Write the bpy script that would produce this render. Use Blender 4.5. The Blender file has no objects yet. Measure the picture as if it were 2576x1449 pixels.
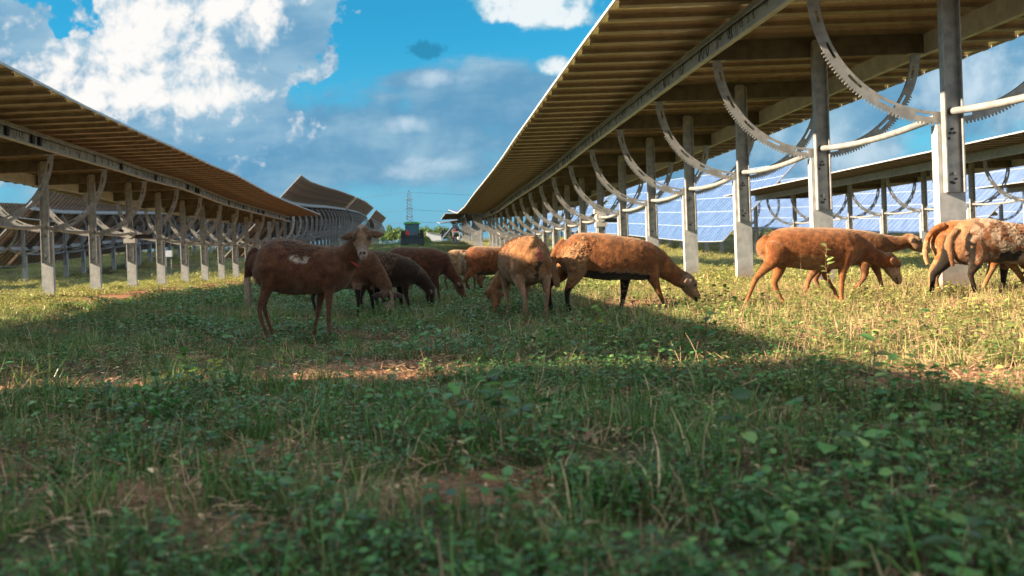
import bpy, bmesh, math, random
import numpy as np
from mathutils import Vector, Matrix, noise, kdtree
C = bpy.context.scene
COL = C.collection
PI = math.pi
# ------------------------------------------------------------------ camera
CAMZ, F, VX, VY, ROLL = 0.497, 2290.0, 1055.0, 659.0, 0.035
cam_d = bpy.data.cameras.new('camera'); cam = bpy.data.objects.new('camera', cam_d); COL.objects.link(cam)
cam.matrix_world = Matrix.Translation((0, 0, CAMZ)) @ Matrix.Rotation(PI/2, 4, 'X') @ Matrix.Rotation(-ROLL, 4, 'Z')
cam_d.sensor_width = 36.0; cam_d.lens = F/2576*36.0
cam_d.shift_x = (1288-VX)/2576; cam_d.shift_y = -(724.5-VY)/2576
cam_d.clip_start = 0.05; cam_d.clip_end = 6000
cam_d.dof.use_dof = True; cam_d.dof.focus_distance = 7.4; cam_d.dof.aperture_fstop = 3.6
C.camera = cam
C.view_settings.view_transform = 'Standard'; C.view_settings.look = 'None'
C.view_settings.gamma = 1.0; C.view_settings.exposure = 2.1
C.cycles.use_adaptive_sampling = True
C.cycles.max_bounces = 7; C.cycles.transparent_max_bounces = 6

def at(px, py, Y):
    """a place in the scene, Y metres down the field, seen at a picture position (2576-wide units)"""
    dx, up = px-VX, VY-py
    c, s = math.cos(ROLL), math.sin(ROLL)
    return (dx*c+up*s)*Y/F, CAMZ+(up*c-dx*s)*Y/F

# ------------------------------------------------------------------ sun and sky
SUN_TO = Vector((-1.0, -0.16, 0.45)).normalized()
sun_d = bpy.data.lights.new('sun', 'SUN'); sun = bpy.data.objects.new('sun', sun_d); COL.objects.link(sun)
sun_d.energy = 5.0; sun_d.angle = math.radians(0.55); sun_d.color = (1.0, 0.80, 0.57)
sun.rotation_euler = SUN_TO.to_track_quat('Z', 'Y').to_euler()
ELEV = math.asin(SUN_TO.z); AZ = math.atan2(SUN_TO.x, SUN_TO.y)

world = bpy.data.worlds.new('World'); C.world = world; world.use_nodes = True
nt = world.node_tree; N = nt.nodes; L = nt.links
for n in list(N): N.remove(n)
def nd(t, **k):
    n = N.new(t)
    for a, b in k.items(): setattr(n, a, b)
    return n
def mth(op, a, b=None, c=None, clamp=False):
    n = N.new('ShaderNodeMath'); n.operation = op; n.use_clamp = clamp
    for i, v in enumerate((a, b, c)):
        if v is None: continue
        if isinstance(v, (int, float)): n.inputs[i].default_value = v
        else: L.new(v, n.inputs[i])
    return n.outputs[0]
def vmt(op, a, b=None):
    n = N.new('ShaderNodeVectorMath'); n.operation = op
    for i, v in enumerate((a, b)):
        if v is None: continue
        if isinstance(v, (tuple, list)): n.inputs[i].default_value = v
        else: L.new(v, n.inputs[i])
    return n
def mixc(f, a, b, blend='MIX'):
    n = N.new('ShaderNodeMix'); n.data_type = 'RGBA'; n.blend_type = blend
    if isinstance(f, (int, float)): n.inputs[0].default_value = f
    else: L.new(f, n.inputs[0])
    for i, v in ((6, a), (7, b)):
        if isinstance(v, (tuple, list)): n.inputs[i].default_value = (*v[:3], 1)
        else: L.new(v, n.inputs[i])
    return n.outputs[2]
def mapr(v, a, b, c=0.0, d=1.0, smooth=True):
    n = N.new('ShaderNodeMapRange'); n.interpolation_type = 'SMOOTHSTEP' if smooth else 'LINEAR'
    L.new(v, n.inputs[0])
    for i, x in enumerate((a, b, c, d)): n.inputs[i+1].default_value = x
    return n.outputs[0]
def noi(vec, scale, detail=6, rough=0.55, dist=0.0):
    n = N.new('ShaderNodeTexNoise'); L.new(vec, n.inputs['Vector'])
    n.inputs['Scale'].default_value = scale; n.inputs['Detail'].default_value = detail
    n.inputs['Roughness'].default_value = rough; n.inputs['Distortion'].default_value = dist
    return n.outputs['Fac']
sky = nd('ShaderNodeTexSky', sky_type='NISHITA', sun_disc=False)
sky.sun_elevation = ELEV; sky.sun_rotation = AZ
sky.altitude = 0; sky.air_density = 1.0; sky.dust_density = 0.6; sky.ozone_density = 2.0
skyc = mixc(1.0, sky.outputs[0], (0.053, 0.34, 0.40), 'MULTIPLY')
tc = nd('ShaderNodeTexCoord')
sep = nd('ShaderNodeSeparateXYZ'); L.new(tc.outputs['Generated'], sep.inputs[0])
yy = mth('MAXIMUM', mth('ABSOLUTE', sep.outputs[1]), 0.08)
u = mth('DIVIDE', sep.outputs[0], yy); v = mth('DIVIDE', sep.outputs[2], yy)
cmb = nd('ShaderNodeCombineXYZ'); L.new(u, cmb.inputs[0]); L.new(v, cmb.inputs[1])
P = cmb.outputs[0]
def uv(px, py):
    dx, up = px-VX, VY-py
    return (dx+ROLL*up)/F, (up-ROLL*dx)/F
def blob(px, py, rx, ry, gain=1.0):
    a, b = uv(px, py)
    s = vmt('SUBTRACT', P, (a, b, 0)); q = vmt('MULTIPLY', s.outputs[0], (F/rx, F/ry, 0))
    d = vmt('DOT_PRODUCT', q.outputs[0], q.outputs[0])
    r = mth('SUBTRACT', 1.0, d.outputs['Value'])
    r = mth('MAXIMUM', r, -1.5)
    return mth('MULTIPLY', r, gain) if gain != 1.0 else r
def union(bl):
    o = bl[0]
    for b in bl[1:]:
        n = N.new('ShaderNodeMath'); n.operation = 'SMOOTH_MAX'; L.new(o, n.inputs[0]); L.new(b, n.inputs[1]); n.inputs[2].default_value = 0.35
        o = n.outputs[0]
    return o
wrp = nd('ShaderNodeTexNoise'); L.new(P, wrp.inputs['Vector']); wrp.inputs['Scale'].default_value = 14; wrp.inputs['Detail'].default_value = 3
Pw = vmt('ADD', P, vmt('MULTIPLY', vmt('SUBTRACT', wrp.outputs['Color'], (0.5, 0.5, 0.5)).outputs[0], (0.035, 0.035, 0)).outputs[0]).outputs[0]
def vor(vec, scale):
    n = N.new('ShaderNodeTexVoronoi'); n.feature = 'SMOOTH_F1'; n.voronoi_dimensions = '2D'; L.new(vec, n.inputs['Vector'])
    n.inputs['Scale'].default_value = scale; n.inputs['Detail'].default_value = 3.0; n.inputs['Roughness'].default_value = 0.55; n.inputs['Lacunarity'].default_value = 2.3
    n.inputs['Smoothness'].default_value = 0.35; n.normalize = True
    return n.outputs['Distance']
b1 = vor(Pw, 17.0); b2 = vor(vmt('ADD', Pw, (-0.008, 0.011, 0)).outputs[0], 17.0)
billow = mth('SUBTRACT', 0.42, b1); brel = mth('SUBTRACT', b2, b1)
n1 = noi(P, 9.0, 9, 0.56, 0.3)
off = vmt('ADD', P, (-0.010, 0.013, 0)).outputs[0]
n2 = noi(off, 9.0, 9, 0.56, 0.3)
n5 = noi(P, 30.0, 6, 0.6, 0.4)
n3 = noi(vmt('MULTIPLY', P, (1.0, 2.6, 1)).outputs[0], 5.0, 5, 0.55, 0.1)
relief = mth('SUBTRACT', n1, n2)
n6 = noi(vmt('ADD', P, (-0.0035, 0.005, 0)).outputs[0], 30.0, 6, 0.6, 0.4)
relief2 = mth('SUBTRACT', n5, n6)
# cumulus body and its sunlit side
cum = union([blob(420, 60, 200, 185), blob(340, 160, 150, 130), blob(600, 70, 235, 170), blob(720, -40, 130, 130), blob(560, 180, 190, 90),
             blob(150, 205, 190, 95), blob(340, 240, 260, 85), blob(20, 75, 100, 85), blob(95, 100, 40, 40), blob(420, 330, 330, 110),
             blob(560, 235, 90, 42), blob(-150, 250, 260, 200)])
nmix = mth('ADD', mth('MULTIPLY', mth('SUBTRACT', n1, 0.5), 1.6), mth('ADD', mth('MULTIPLY', billow, 2.6), mth('MULTIPLY', mth('SUBTRACT', n5, 0.5), 0.7)))
cumd = mth('ADD', cum, nmix)
cuma = mapr(cumd, 0.0, 0.26)
lit = union([blob(350, 60, 130, 210), blob(340, 160, 140, 110), blob(450, 90, 60, 120), blob(200, 215, 250, 80), blob(380, 235, 170, 60), blob(520, 125, 42, 60), blob(655, 40, 60, 75), blob(565, 235, 80, 32), blob(560, 20, 60, 50)])
litd = mth('ADD', mth('MULTIPLY', lit, 0.75), mth('ADD', mth('MULTIPLY', relief, 2.0), mth('ADD', mth('MULTIPLY', brel, 5.0), mth('MULTIPLY', billow, 1.0))))
litf = mapr(litd, -0.75, 1.15)
K = 2.33
def c10(r, g, b): return (r*K, g*K, b*K)
cshade = mixc(mapr(n3, 0.35, 0.65), c10(0.14, 0.36, 0.57), c10(0.36, 0.56, 0.71))
ccol = mixc(litf, cshade, c10(1.0, 0.98, 0.95))
# broad grey layer
lay = union([blob(900, 360, 760, 150), blob(1250, 260, 420, 125), blob(1080, 205, 160, 42), blob(2300, 150, 700, 300), blob(1800, 420, 700, 240), blob(500, 420, 600, 150)])
layd = mth('ADD', lay, mth('ADD', mth('MULTIPLY', mth('SUBTRACT', n3, 0.5), 2.4), mth('MULTIPLY', mth('SUBTRACT', n5, 0.5), 0.9)))
laya = mapr(layd, 0.0, 0.7)
lstr = mth('ADD', mth('MULTIPLY', n3, 1.0), mth('MULTIPLY', relief, 0.5))
lcol = mixc(mapr(lstr, 0.38, 0.72), c10(0.13, 0.33, 0.53), c10(0.36, 0.56, 0.70))
whit = union([blob(1095, 195, 105, 32), blob(1380, 160, 70, 28), blob(2450, 220, 330, 150), blob(1010, 315, 80, 30), blob(1050, 420, 130, 40), blob(790, 205, 160, 26), blob(2150, 380, 300, 90), blob(2000, 480, 800, 70)])
whf = mapr(mth('ADD', whit, mth('ADD', mth('MULTIPLY', mth('SUBTRACT', n1, 0.55), 2.4), mth('MULTIPLY', relief, 3.0))), 0.1, 1.7)
lcol = mixc(mth('MULTIPLY', whf, 0.85), lcol, c10(0.72, 0.83, 0.92))
# loose puffs
puf = union([blob(1350, -10, 150, 70), blob(1430, 40, 70, 34), blob(1255, 10, 60, 45), blob(806, 180, 30, 18), blob(818, 172, 16, 16), blob(1390, 165, 50, 24)])
pufd = mth('ADD', puf, mth('ADD', mth('MULTIPLY', mth('SUBTRACT', n1, 0.5), 2.0), mth('MULTIPLY', billow, 3.5)))
pufa = mapr(pufd, 0.0, 0.8)
pcol = mixc(mapr(mth('ADD', pufd, mth('MULTIPLY', relief, 6.0)), 0.2, 1.3), c10(0.28, 0.55, 0.72), c10(0.85, 0.92, 0.95))
drk = mth('ADD', blob(1075, 125, 50, 27), mth('MULTIPLY', mth('SUBTRACT', n5, 0.5), 5.5))
drka = mth('MULTIPLY', mapr(drk, 0.0, 0.8), 0.85)
wa, wb = uv(1090, 140)
# sky nearer the horizon is paler
hor = mapr(v, 0.02, 0.26, 1.0, 0.0)
skyc = mixc(mth('MULTIPLY', hor, 0.85), skyc, c10(0.21, 0.46, 0.68))
front = mapr(sep.outputs[1], -0.05, 0.10)
up_ = mapr(sep.outputs[2], -0.02, 0.0)
gen = noi(tc.outputs['Generated'], 2.5, 7, 0.55)
over = mth('MAXIMUM', mth('SUBTRACT', 1.0, front), mapr(v, 0.36, 0.75))
gena = mth('MULTIPLY', mapr(gen, 0.34, 0.50), over)
o = mixc(gena, skyc, c10(0.84, 0.98, 1.10))  # unseen bright cloud cover overhead and behind the camera, added as fill light
o = mixc(mth('MULTIPLY', drka, front), o, c10(0.03, 0.26, 0.46))
o = mixc(mth('MULTIPLY', mth('MULTIPLY', laya, 0.93), front), o, lcol)
o = mixc(mth('MULTIPLY', pufa, front), o, pcol)
o = mixc(mth('MULTIPLY', cuma, front), o, ccol)
bg = nd('ShaderNodeBackground'); bg.inputs[1].default_value = 0.1
L.new(o, bg.inputs[0])
wo = nd('ShaderNodeOutputWorld'); L.new(bg.outputs[0], wo.inputs[0])

# ------------------------------------------------------------------ materials
def mat(name, col, rough=0.7, metal=0.0, spec=0.5):
    global N, L
    m = bpy.data.materials.new(name); m.use_nodes = True
    N = m.node_tree.nodes; L = m.node_tree.links
    b = N['Principled BSDF']
    b.inputs['Base Color'].default_value = (*col, 1); b.inputs['Roughness'].default_value = rough
    b.inputs['Metallic'].default_value = metal; b.inputs['Specular IOR Level'].default_value = spec
    m.diffuse_color = (*col, 1)
    return m, b
def noisy(name, c1, c2, scale=8, rough=0.7, metal=0.0, bump=0.0, detail=5, coord='Object', spec=0.5, stretch=None, lo=0.35, hi=0.65):
    m, b = mat(name, c1, rough, metal, spec)
    t = N.new('ShaderNodeTexCoord'); vec = t.outputs[coord]
    if stretch: vec = vmt('MULTIPLY', vec, stretch).outputs[0]
    n = noi(vec, scale, detail)
    L.new(mixc(mapr(n, lo, hi), c1, c2), b.inputs['Base Color'])
    if bump:
        bp = N.new('ShaderNodeBump'); bp.inputs['Strength'].default_value = bump; bp.inputs['Distance'].default_value = 0.02
        L.new(n, bp.inputs['Height']); L.new(bp.outputs[0], b.inputs['Normal'])
    return m
M = {}
M['steel'] = noisy('galvanised_steel', (0.25, 0.255, 0.26), (0.37, 0.37, 0.365), 9, 0.48, 0.35, detail=8)
M['steel_dark'] = noisy('weathered_steel', (0.26, 0.255, 0.24), (0.37, 0.36, 0.34), 7, 0.55, 0.30, detail=8)
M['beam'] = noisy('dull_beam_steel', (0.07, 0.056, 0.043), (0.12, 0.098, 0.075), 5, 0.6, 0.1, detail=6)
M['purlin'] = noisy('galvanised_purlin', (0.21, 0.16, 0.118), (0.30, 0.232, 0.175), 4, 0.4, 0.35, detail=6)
M['white_steel'] = noisy('bright_galvanised_steel', (0.36, 0.37, 0.38), (0.48, 0.49, 0.49), 6, 0.5, 0.1, detail=9)
M['pile'] = noisy('splashed_galvanised_pile', (0.31, 0.325, 0.33), (0.44, 0.445, 0.445), 6, 0.5, 0.1, detail=9)
m_ = M['pile']; N = m_.node_tree.nodes; L = m_.node_tree.links; b_ = N['Principled BSDF']; old = b_.inputs['Base Color'].links[0].from_socket
t_ = [q for q in N if q.type == 'TEX_COORD'][0]; s_ = N.new('ShaderNodeSeparateXYZ'); L.new(t_.outputs['Object'], s_.inputs[0]); nz_ = noi(t_.outputs['Object'], 14, 6, 0.7)
lowz = mapr(mth('ADD', s_.outputs[2], mth('MULTIPLY', nz_, -0.45)), -0.25, 0.12, 0.75, 0.0)
up0 = mth('LESS_THAN', s_.outputs[2], 0.9)
L.new(mixc(mth('MULTIPLY', lowz, mth('GREATER_THAN', s_.outputs[2], -0.6)), old, (0.30, 0.17, 0.095)), b_.inputs['Base Color'])
M['cable'] = mat('black_cable', (0.012, 0.012, 0.012), 0.5)[0]
M['box_grey'] = noisy('gearbox_paint', (0.38, 0.38, 0.37), (0.48, 0.48, 0.46), 10, 0.45, 0.1)
M['black'] = mat('black_plastic', (0.015, 0.015, 0.016), 0.4)[0]
# solar glass seen from the sunny side
m, b = mat('solar_glass', (0.08, 0.16, 0.40), 0.16, 0.0, 0.5); M['glass'] = m
t = N.new('ShaderNodeTexCoord'); s = N.new('ShaderNodeSeparateXYZ'); L.new(t.outputs['Object'], s.inputs[0])
def lines(val, pitch, w):
    fr = mth('FRACT', mth('DIVIDE', val, pitch)); d = mth('ABSOLUTE', mth('SUBTRACT', fr, 0.5))
    return mth('GREATER_THAN', d, 0.5-w/pitch*0.5)
ly = lines(s.outputs[1], 0.574, 0.034); lx = lines(mth('ADD', s.outputs[0], 3.0), 1.2, 0.04)
ln = mth('MAXIMUM', ly, lx)
nn = noi(t.outputs['Object'], 1.2, 3)
base = mixc(mapr(nn, 0.3, 0.7), (0.055, 0.095, 0.20), (0.085, 0.135, 0.26))
L.new(mixc(ln, base, (0.27, 0.32, 0.40)), b.inputs['Base Color'])
L.new(mth('ADD', mth('MULTIPLY', ln, 0.4), 0.16), b.inputs['Roughness'])
# glass back: brown, glossy enough to mirror the sunlit field
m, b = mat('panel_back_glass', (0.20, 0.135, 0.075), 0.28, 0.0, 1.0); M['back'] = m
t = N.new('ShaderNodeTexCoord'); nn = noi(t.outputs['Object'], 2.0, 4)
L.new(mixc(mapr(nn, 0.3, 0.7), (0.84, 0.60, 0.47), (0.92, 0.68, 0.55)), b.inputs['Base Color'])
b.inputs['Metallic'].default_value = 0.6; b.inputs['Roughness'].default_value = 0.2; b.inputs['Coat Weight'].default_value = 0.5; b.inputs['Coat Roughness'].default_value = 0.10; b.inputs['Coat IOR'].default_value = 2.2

# ------------------------------------------------------------------ helpers
def tag(o, label=None, cat=None, group=None, kind=None):
    if label: o['label'] = label
    if cat: o['category'] = cat
    if group: o['group'] = group
    if kind: o['kind'] = kind
    return o
def link(name, me, parent=None, loc=None, mw=None):
    o = bpy.data.objects.new(name, me); COL.objects.link(o)
    if parent is not None: o.parent = parent
    if mw is not None: o.matrix_local = mw
    elif loc is not None: o.location = loc
    return o
def empty(name, loc, rz=0):
    o = bpy.data.objects.new(name, None); COL.objects.link(o); o.location = loc; o.rotation_euler = (0, 0, rz)
    o.empty_display_size = 0.2
    return o
class MB:
    def __init__(self): self.v = []; self.f = []; self.m = []
    def add(self, vs, fs, mi=0):
        k = len(self.v); self.v += [tuple(x) for x in vs]; self.f += [tuple(i+k for i in f) for f in fs]; self.m += [mi]*len(fs)
        return self
    def box(self, x0, x1, y0, y1, z0, z1, mi=0):
        vs = [(x, y, z) for z in (z0, z1) for y in (y0, y1) for x in (x0, x1)]
        return self.add(vs, [(0, 2, 3, 1), (4, 5, 7, 6), (0, 1, 5, 4), (2, 6, 7, 3), (0, 4, 6, 2), (1, 3, 7, 5)], mi)
    def tube(self, pts, rad, n=8, mi=0, cap=True):
        pts = [Vector(p) for p in pts]
        if isinstance(rad, (int, float)): rad = [rad]*len(pts)
        vs = []; fs = []
        up = Vector((0, 0, 1))
        for i, p in enumerate(pts):
            t = (pts[min(i+1, len(pts)-1)]-pts[max(i-1, 0)]).normalized()
            a = t.cross(up)
            if a.length < 0.05: a = t.cross(Vector((1, 0, 0)))
            a.normalize(); b_ = a.cross(t)
            for k in range(n):
                q = 2*PI*k/n; vs.append(p+(a*math.cos(q)+b_*math.sin(q))*rad[i])
        for i in range(len(pts)-1):
            for k in range(n):
                fs.append((i*n+k, i*n+(k+1) % n, (i+1)*n+(k+1) % n, (i+1)*n+k))
        if cap: fs.append(tuple(range(n))[::-1]); fs.append(tuple((len(pts)-1)*n+k for k in range(n)))
        return self.add(vs, fs, mi)
    def prism(self, poly, y0, y1, mi=0):
        n = len(poly)
        vs = [(x, y0, z) for x, z in poly]+[(x, y1, z) for x, z in poly]
        fs = [tuple(range(n)), tuple(range(2*n-1, n-1, -1))]+[(i, i+n, (i+1) % n+n, (i+1) % n) for i in range(n)]
        return self.add(vs, fs, mi)
    def mesh(self, name, mats, smooth=False):
        me = bpy.data.meshes.new(name); me.from_pydata([tuple(x) for x in self.v], [], self.f)
        for m_ in (mats if isinstance(mats, (list, tuple)) else [mats]): me.materials.append(m_)
        if any(self.m): me.polygons.foreach_set('material_index', self.m)
        bm = bmesh.new(); bm.from_mesh(me); bmesh.ops.recalc_face_normals(bm, faces=bm.faces); bm.to_mesh(me); bm.free()
        if smooth: me.polygons.foreach_set('use_smooth', [True]*len(me.polygons))
        me.update(); return me

# ------------------------------------------------------------------ terrain
GP = [(-80, 0), (44, 0), (52, 0.08), (60, 0.45), (70, 1.0), (88, 1.85), (108, 2.65), (135, 3.2), (190, 4.3), (240, 5.1), (300, 5.1), (500, 2.0), (4000, -10)]
GPx = np.array([p[0] for p in GP], float); GPz = np.array([p[1] for p in GP], float)
def gbase(y): return np.interp(y, GPx, GPz)
def sn(x, y, s, seed=0.0):
    return (np.sin(x*s*1.3+seed*1.7+1.9*np.sin(y*s*0.9+seed))+np.sin(y*s*1.1+seed*2.3+1.7*np.sin(x*s*0.7+seed*3.1))+np.sin((x+y)*s*0.8+seed*.7))/3
def gz(x, y):
    x = np.asarray(x, float); y = np.asarray(y, float)
    near = np.clip(1-(y-25)/25, 0, 1)
    return gbase(y)+near*(0.018*sn(x, y, 2.1, 1.0)+0.010*sn(x, y, 5.3, 2.0)+0.03*sn(x, y, 0.35, 4.0))
def gz1(x, y): return float(gz(x, y))
def soilmask(x, y):
    """0 = plants, 1 = bare soil"""
    x = np.asarray(x, float); y = np.asarray(y, float)
    w = 0.35*sn(x, y, 6.0, 3.0)+0.25*sn(x, y, 13.0, 7.0)
    m = np.zeros(np.broadcast(x, y).shape)
    for (cx, cy, rx, ry, g) in ((-0.35, 4.35, 0.75, 0.42, 1.25), (-2.3, 4.32, 1.6, 0.28, 0.95), (2.4, 3.38, 0.95, 0.42, 1.9), (3.6, 3.4, 0.9, 0.6, 1.2),
                                (0.1, 2.05, 0.28, 0.2, 0.7), (-0.55, 2.5, 0.3, 0.2, 0.6), (2.1, 9.0, 0.7, 0.8, 0.8),
                                (4.4, 7.0, 0.8, 0.5, .7), (3.0, 5.6, .5, .4, .45)):
        m = np.maximum(m, g*(1-((x-cx)/rx)**2-((y-cy)/ry)**2))
    band = 1.15-((x+5.9)/1.15)**2
    band = np.where((y > 15) & (y < 80), band, -1)
    m = np.maximum(m, band)
    m = np.maximum(m, 0.35*sn(x, y, 1.7, 9.0)+0.1*sn(x, y, 4.7, 5.0)-0.10)
    return np.clip((m+w*0.8)*1.4, 0, 1)
def axis(pts):
    out = [pts[0][0]]
    for (a, st), (b_, _) in zip(pts[:-1], pts[1:]):
        n = max(1, int(round((b_-a)/st))); out += [a+(b_-a)*(i+1)/n for i in range(n)]
    return np.array(out)
ya = axis([(-60, 6), (-6, 1.0), (0, 0.10), (14, 0.3), (30, 0.8), (60, 3), (140, 12), (400, 120), (4000, 1)])
xa = axis([(-4000, 900), (-300, 40), (-60, 4), (-14, 0.8), (-5, 0.10), (6, 0.8), (16, 3), (70, 12), (300, 900), (4000, 1)])
X_, Y_ = np.meshgrid(xa, ya); Z_ = gz(X_, Y_)
near = (Y_ < 14) & (np.abs(X_) < 7)
rng = np.random.default_rng(5)
Z_ = Z_+near*rng.normal(0, 0.006, Z_.shape)
me = bpy.data.meshes.new('ground')
nx, ny = len(xa), len(ya)
idx = np.arange(nx*ny).reshape(ny, nx)
fc = np.stack([idx[:-1, :-1], idx[:-1, 1:], idx[1:, 1:], idx[1:, :-1]], -1).reshape(-1, 4)
me.from_pydata(np.stack([X_, Y_, Z_], -1).reshape(-1, 3).tolist(), [], fc.tolist())
ca = me.color_attributes.new('soil', 'FLOAT_COLOR', 'POINT')
sm = soilmask(X_, Y_).reshape(-1)
ca.data.foreach_set('color', np.stack([sm, sm, sm, np.ones_like(sm)], -1).reshape(-1).astype('f'))
me.polygons.foreach_set('use_smooth', [True]*len(me.polygons))
m, b = mat('soil', (0.3, 0.16, 0.1), 0.95, 0, 0.2)
t = N.new('ShaderNodeTexCoord'); at_ = N.new('ShaderNodeVertexColor'); at_.layer_name = 'soil'
g = t.outputs['Object']; na = noi(g, 3.0, 8, 0.65); nb = noi(g, 38, 6, 0.7); nc = noi(g, 0.6, 5)
nv = N.new('ShaderNodeTexVoronoi'); nv.inputs['Scale'].default_value = 55; L.new(g, nv.inputs['Vector'])
soilc = mixc(mapr(nb, 0.35, 0.68), (0.20, 0.085, 0.045), (0.50, 0.27, 0.155))
soilc = mixc(mapr(nv.outputs['Distance'], 0.25, 0.6, 0, 0.75), soilc, (0.13, 0.055, 0.03))
soilc = mixc(mapr(na, 0.4, 0.7, 0, 0.6), soilc, (0.42, 0.23, 0.13))
litter = mixc(mapr(nb, 0.4, 0.62), (0.035, 0.030, 0.018), (0.24, 0.145, 0.085))
greenc = mixc(mapr(na, 0.4, 0.6), (0.045, 0.075, 0.02), (0.09, 0.12, 0.03))
veg = mixc(mapr(nb, 0.42, 0.58), litter, greenc)
fac = mapr(mth('ADD', at_.outputs['Color'], mth('MULTIPLY', mth('SUBTRACT', nb, 0.5), 0.8)), 0.25, 0.6)
L.new(mixc(fac, veg, soilc), b.inputs['Base Color'])
bp = N.new('ShaderNodeBump'); bp.inputs['Strength'].default_value = 0.9; bp.inputs['Distance'].default_value = 0.02
L.new(mth('SUBTRACT', nb, mth('MULTIPLY', nv.outputs['Distance'], 0.7)), bp.inputs['Height']); L.new(bp.outputs[0], b.inputs['Normal'])
me.materials.append(m)
ground = link('ground', me); tag(ground, 'reddish sandy soil of the solar field under grass and weeds', 'ground', kind='structure')

# ------------------------------------------------------------------ solar trackers
S = 2.873
PIV = 3.07
# --- shared meshes
def pile_mesh(h):
    a = MB(); w = 0.125
    a.box(-w, w, -0.006, 0.006, -0.5, h)
    a.box(-w-0.003, -w+0.010, -0.0062, 0.10, -0.5, h-0.0); a.box(w-0.010, w+0.003, -0.0062, 0.10, -0.5, h)
    a.box(-w+0.010, -w+0.035, 0.090, 0.1, -0.5, h); a.box(w-0.035, w-0.010, 0.090, 0.1, -0.5, h)
    return a.mesh('post', M['pile'])
def channel_mesh():
    a = MB(); w = 0.085; z0, z1 = -2.08, 0.12
    a.prism([(-w, z0), (w, z0), (w, z1-0.03), (w-0.035, z1), (-w+0.035, z1), (-w, z1-0.03)], -0.030, -0.020)
    a.box(-w-0.006, -w+0.006, -0.085, -0.012, z0, z1-0.05); a.box(w-0.006, w+0.006, -0.085, -0.012, z0, z1-0.05)
    for (x, z) in ((-0.02, -1.50), (0.0, -1.46), (0.02, -1.5), (-0.02, -1.98), (0.0, -1.99), (0.02, -1.95)):
        a.tube([(x, -0.031, z), (x, -0.05, z)], 0.011, 8, 1)
    for (x, z) in ((-0.03, -1.55), (-0.01, -1.9)):
        a.tube([(x, -0.031, z), (x, -0.075, z)], 0.014, 8)
    return a.mesh('channel', [M['steel'], M['black']])
def arc_mesh(steps=440, teeth=True):
    a = MB(); r0, r1, r2, r3 = 1.235, 1.262, 1.290, 1.345
    cz = -0.05; vs = []; fs = []
    A0, A1 = math.radians(-180+3), math.radians(-3)
    for side in (0, 1):
        y = -0.004 if side == 0 else 0.004
        for i in range(steps+1):
            q = A0+(A1-A0)*i/steps; c, s_ = math.cos(q), math.sin(q)
            f = i/steps
            rt = r3
            if teeth and 0.13 < f < 0.87: rt = r3+(0.024 if (i % 4) < 2 else -0.006)
            if f < 0.12 or f > 0.88: rt = r3+0.004
            for r in (r0, r1, r2, rt): vs.append((r*c, y, cz+r*s_))
    n4 = 4; off2 = (steps+1)*4
    for i in range(steps):
        sp_ = 22*steps/220; slot = 4*steps/220 <= (i % sp_) < 14*steps/220 and 0.03*steps < i < 0.97*steps
        for k in range(3):
            if k == 1 and slot: continue
            a0 = i*4+k
            fs.append((a0, a0+1, a0+5, a0+4)); fs.append((a0+off2, a0+4+off2, a0+5+off2, a0+1+off2))
        for k in ((0, 3) if not slot else (0, 3)):
            a0 = i*4+k; fs.append((a0, a0+4, a0+4+off2, a0+off2))
    a.add(vs, fs)
    # stiffening lip on the inner edge
    vs = []; fs = []
    for i in range(61):
        q = A0+(A1-A0)*i/60; c, s_ = math.cos(q), math.sin(q)
        for (r, y) in ((r0-0.003, -0.0042), (r0-0.003, 0.030), (r0+0.003, 0.030), (r0+0.003, -0.0042)): vs.append((r*c, y, cz+r*s_))
    for i in range(60):
        for k in range(4): fs.append((i*4+k, i*4+(k+1) % 4, (i+1)*4+(k+1) % 4, (i+1)*4+k))
    a.add(vs, fs)
    for sx in (-1, 1):
        a.box(sx*1.285-0.10, sx*1.285+0.10, -0.045, 0.045, -0.104, -0.094)
        a.box(sx*1.285-0.05, sx*1.285+0.05, -0.0041, 0.0041, -0.16, -0.10)
    return a.mesh('gear_arc', M['steel'])
RW = 1.41
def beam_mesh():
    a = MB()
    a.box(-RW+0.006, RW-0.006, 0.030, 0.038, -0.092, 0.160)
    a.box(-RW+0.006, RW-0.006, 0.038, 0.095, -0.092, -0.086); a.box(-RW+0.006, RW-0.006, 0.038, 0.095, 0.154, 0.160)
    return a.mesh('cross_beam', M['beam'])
def rail_mesh(sx):
    a = MB(); x = sx*RW
    xa_, xb = sorted((x, x+sx*0.006)); a.box(xa_, xb, 0, S, -0.10, 0.165)
    xa_, xb = sorted((x+sx*0.006, x+sx*0.075)); a.box(xa_, xb, 0, S, -0.10, -0.093); a.box(xa_, xb, 0, S, 0.158, 0.165)
    xa_, xb = sorted((x+sx*0.069, x+sx*0.075)); a.box(xa_, xb, 0, S, -0.093, -0.078)
    return a.mesh('rail', M['white_steel'])
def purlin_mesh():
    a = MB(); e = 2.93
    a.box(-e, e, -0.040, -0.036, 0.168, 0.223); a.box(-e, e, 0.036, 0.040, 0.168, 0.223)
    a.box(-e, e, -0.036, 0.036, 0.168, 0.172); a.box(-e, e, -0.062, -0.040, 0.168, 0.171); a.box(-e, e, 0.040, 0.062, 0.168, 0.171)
    return a.mesh('purlin', M['purlin'])
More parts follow.
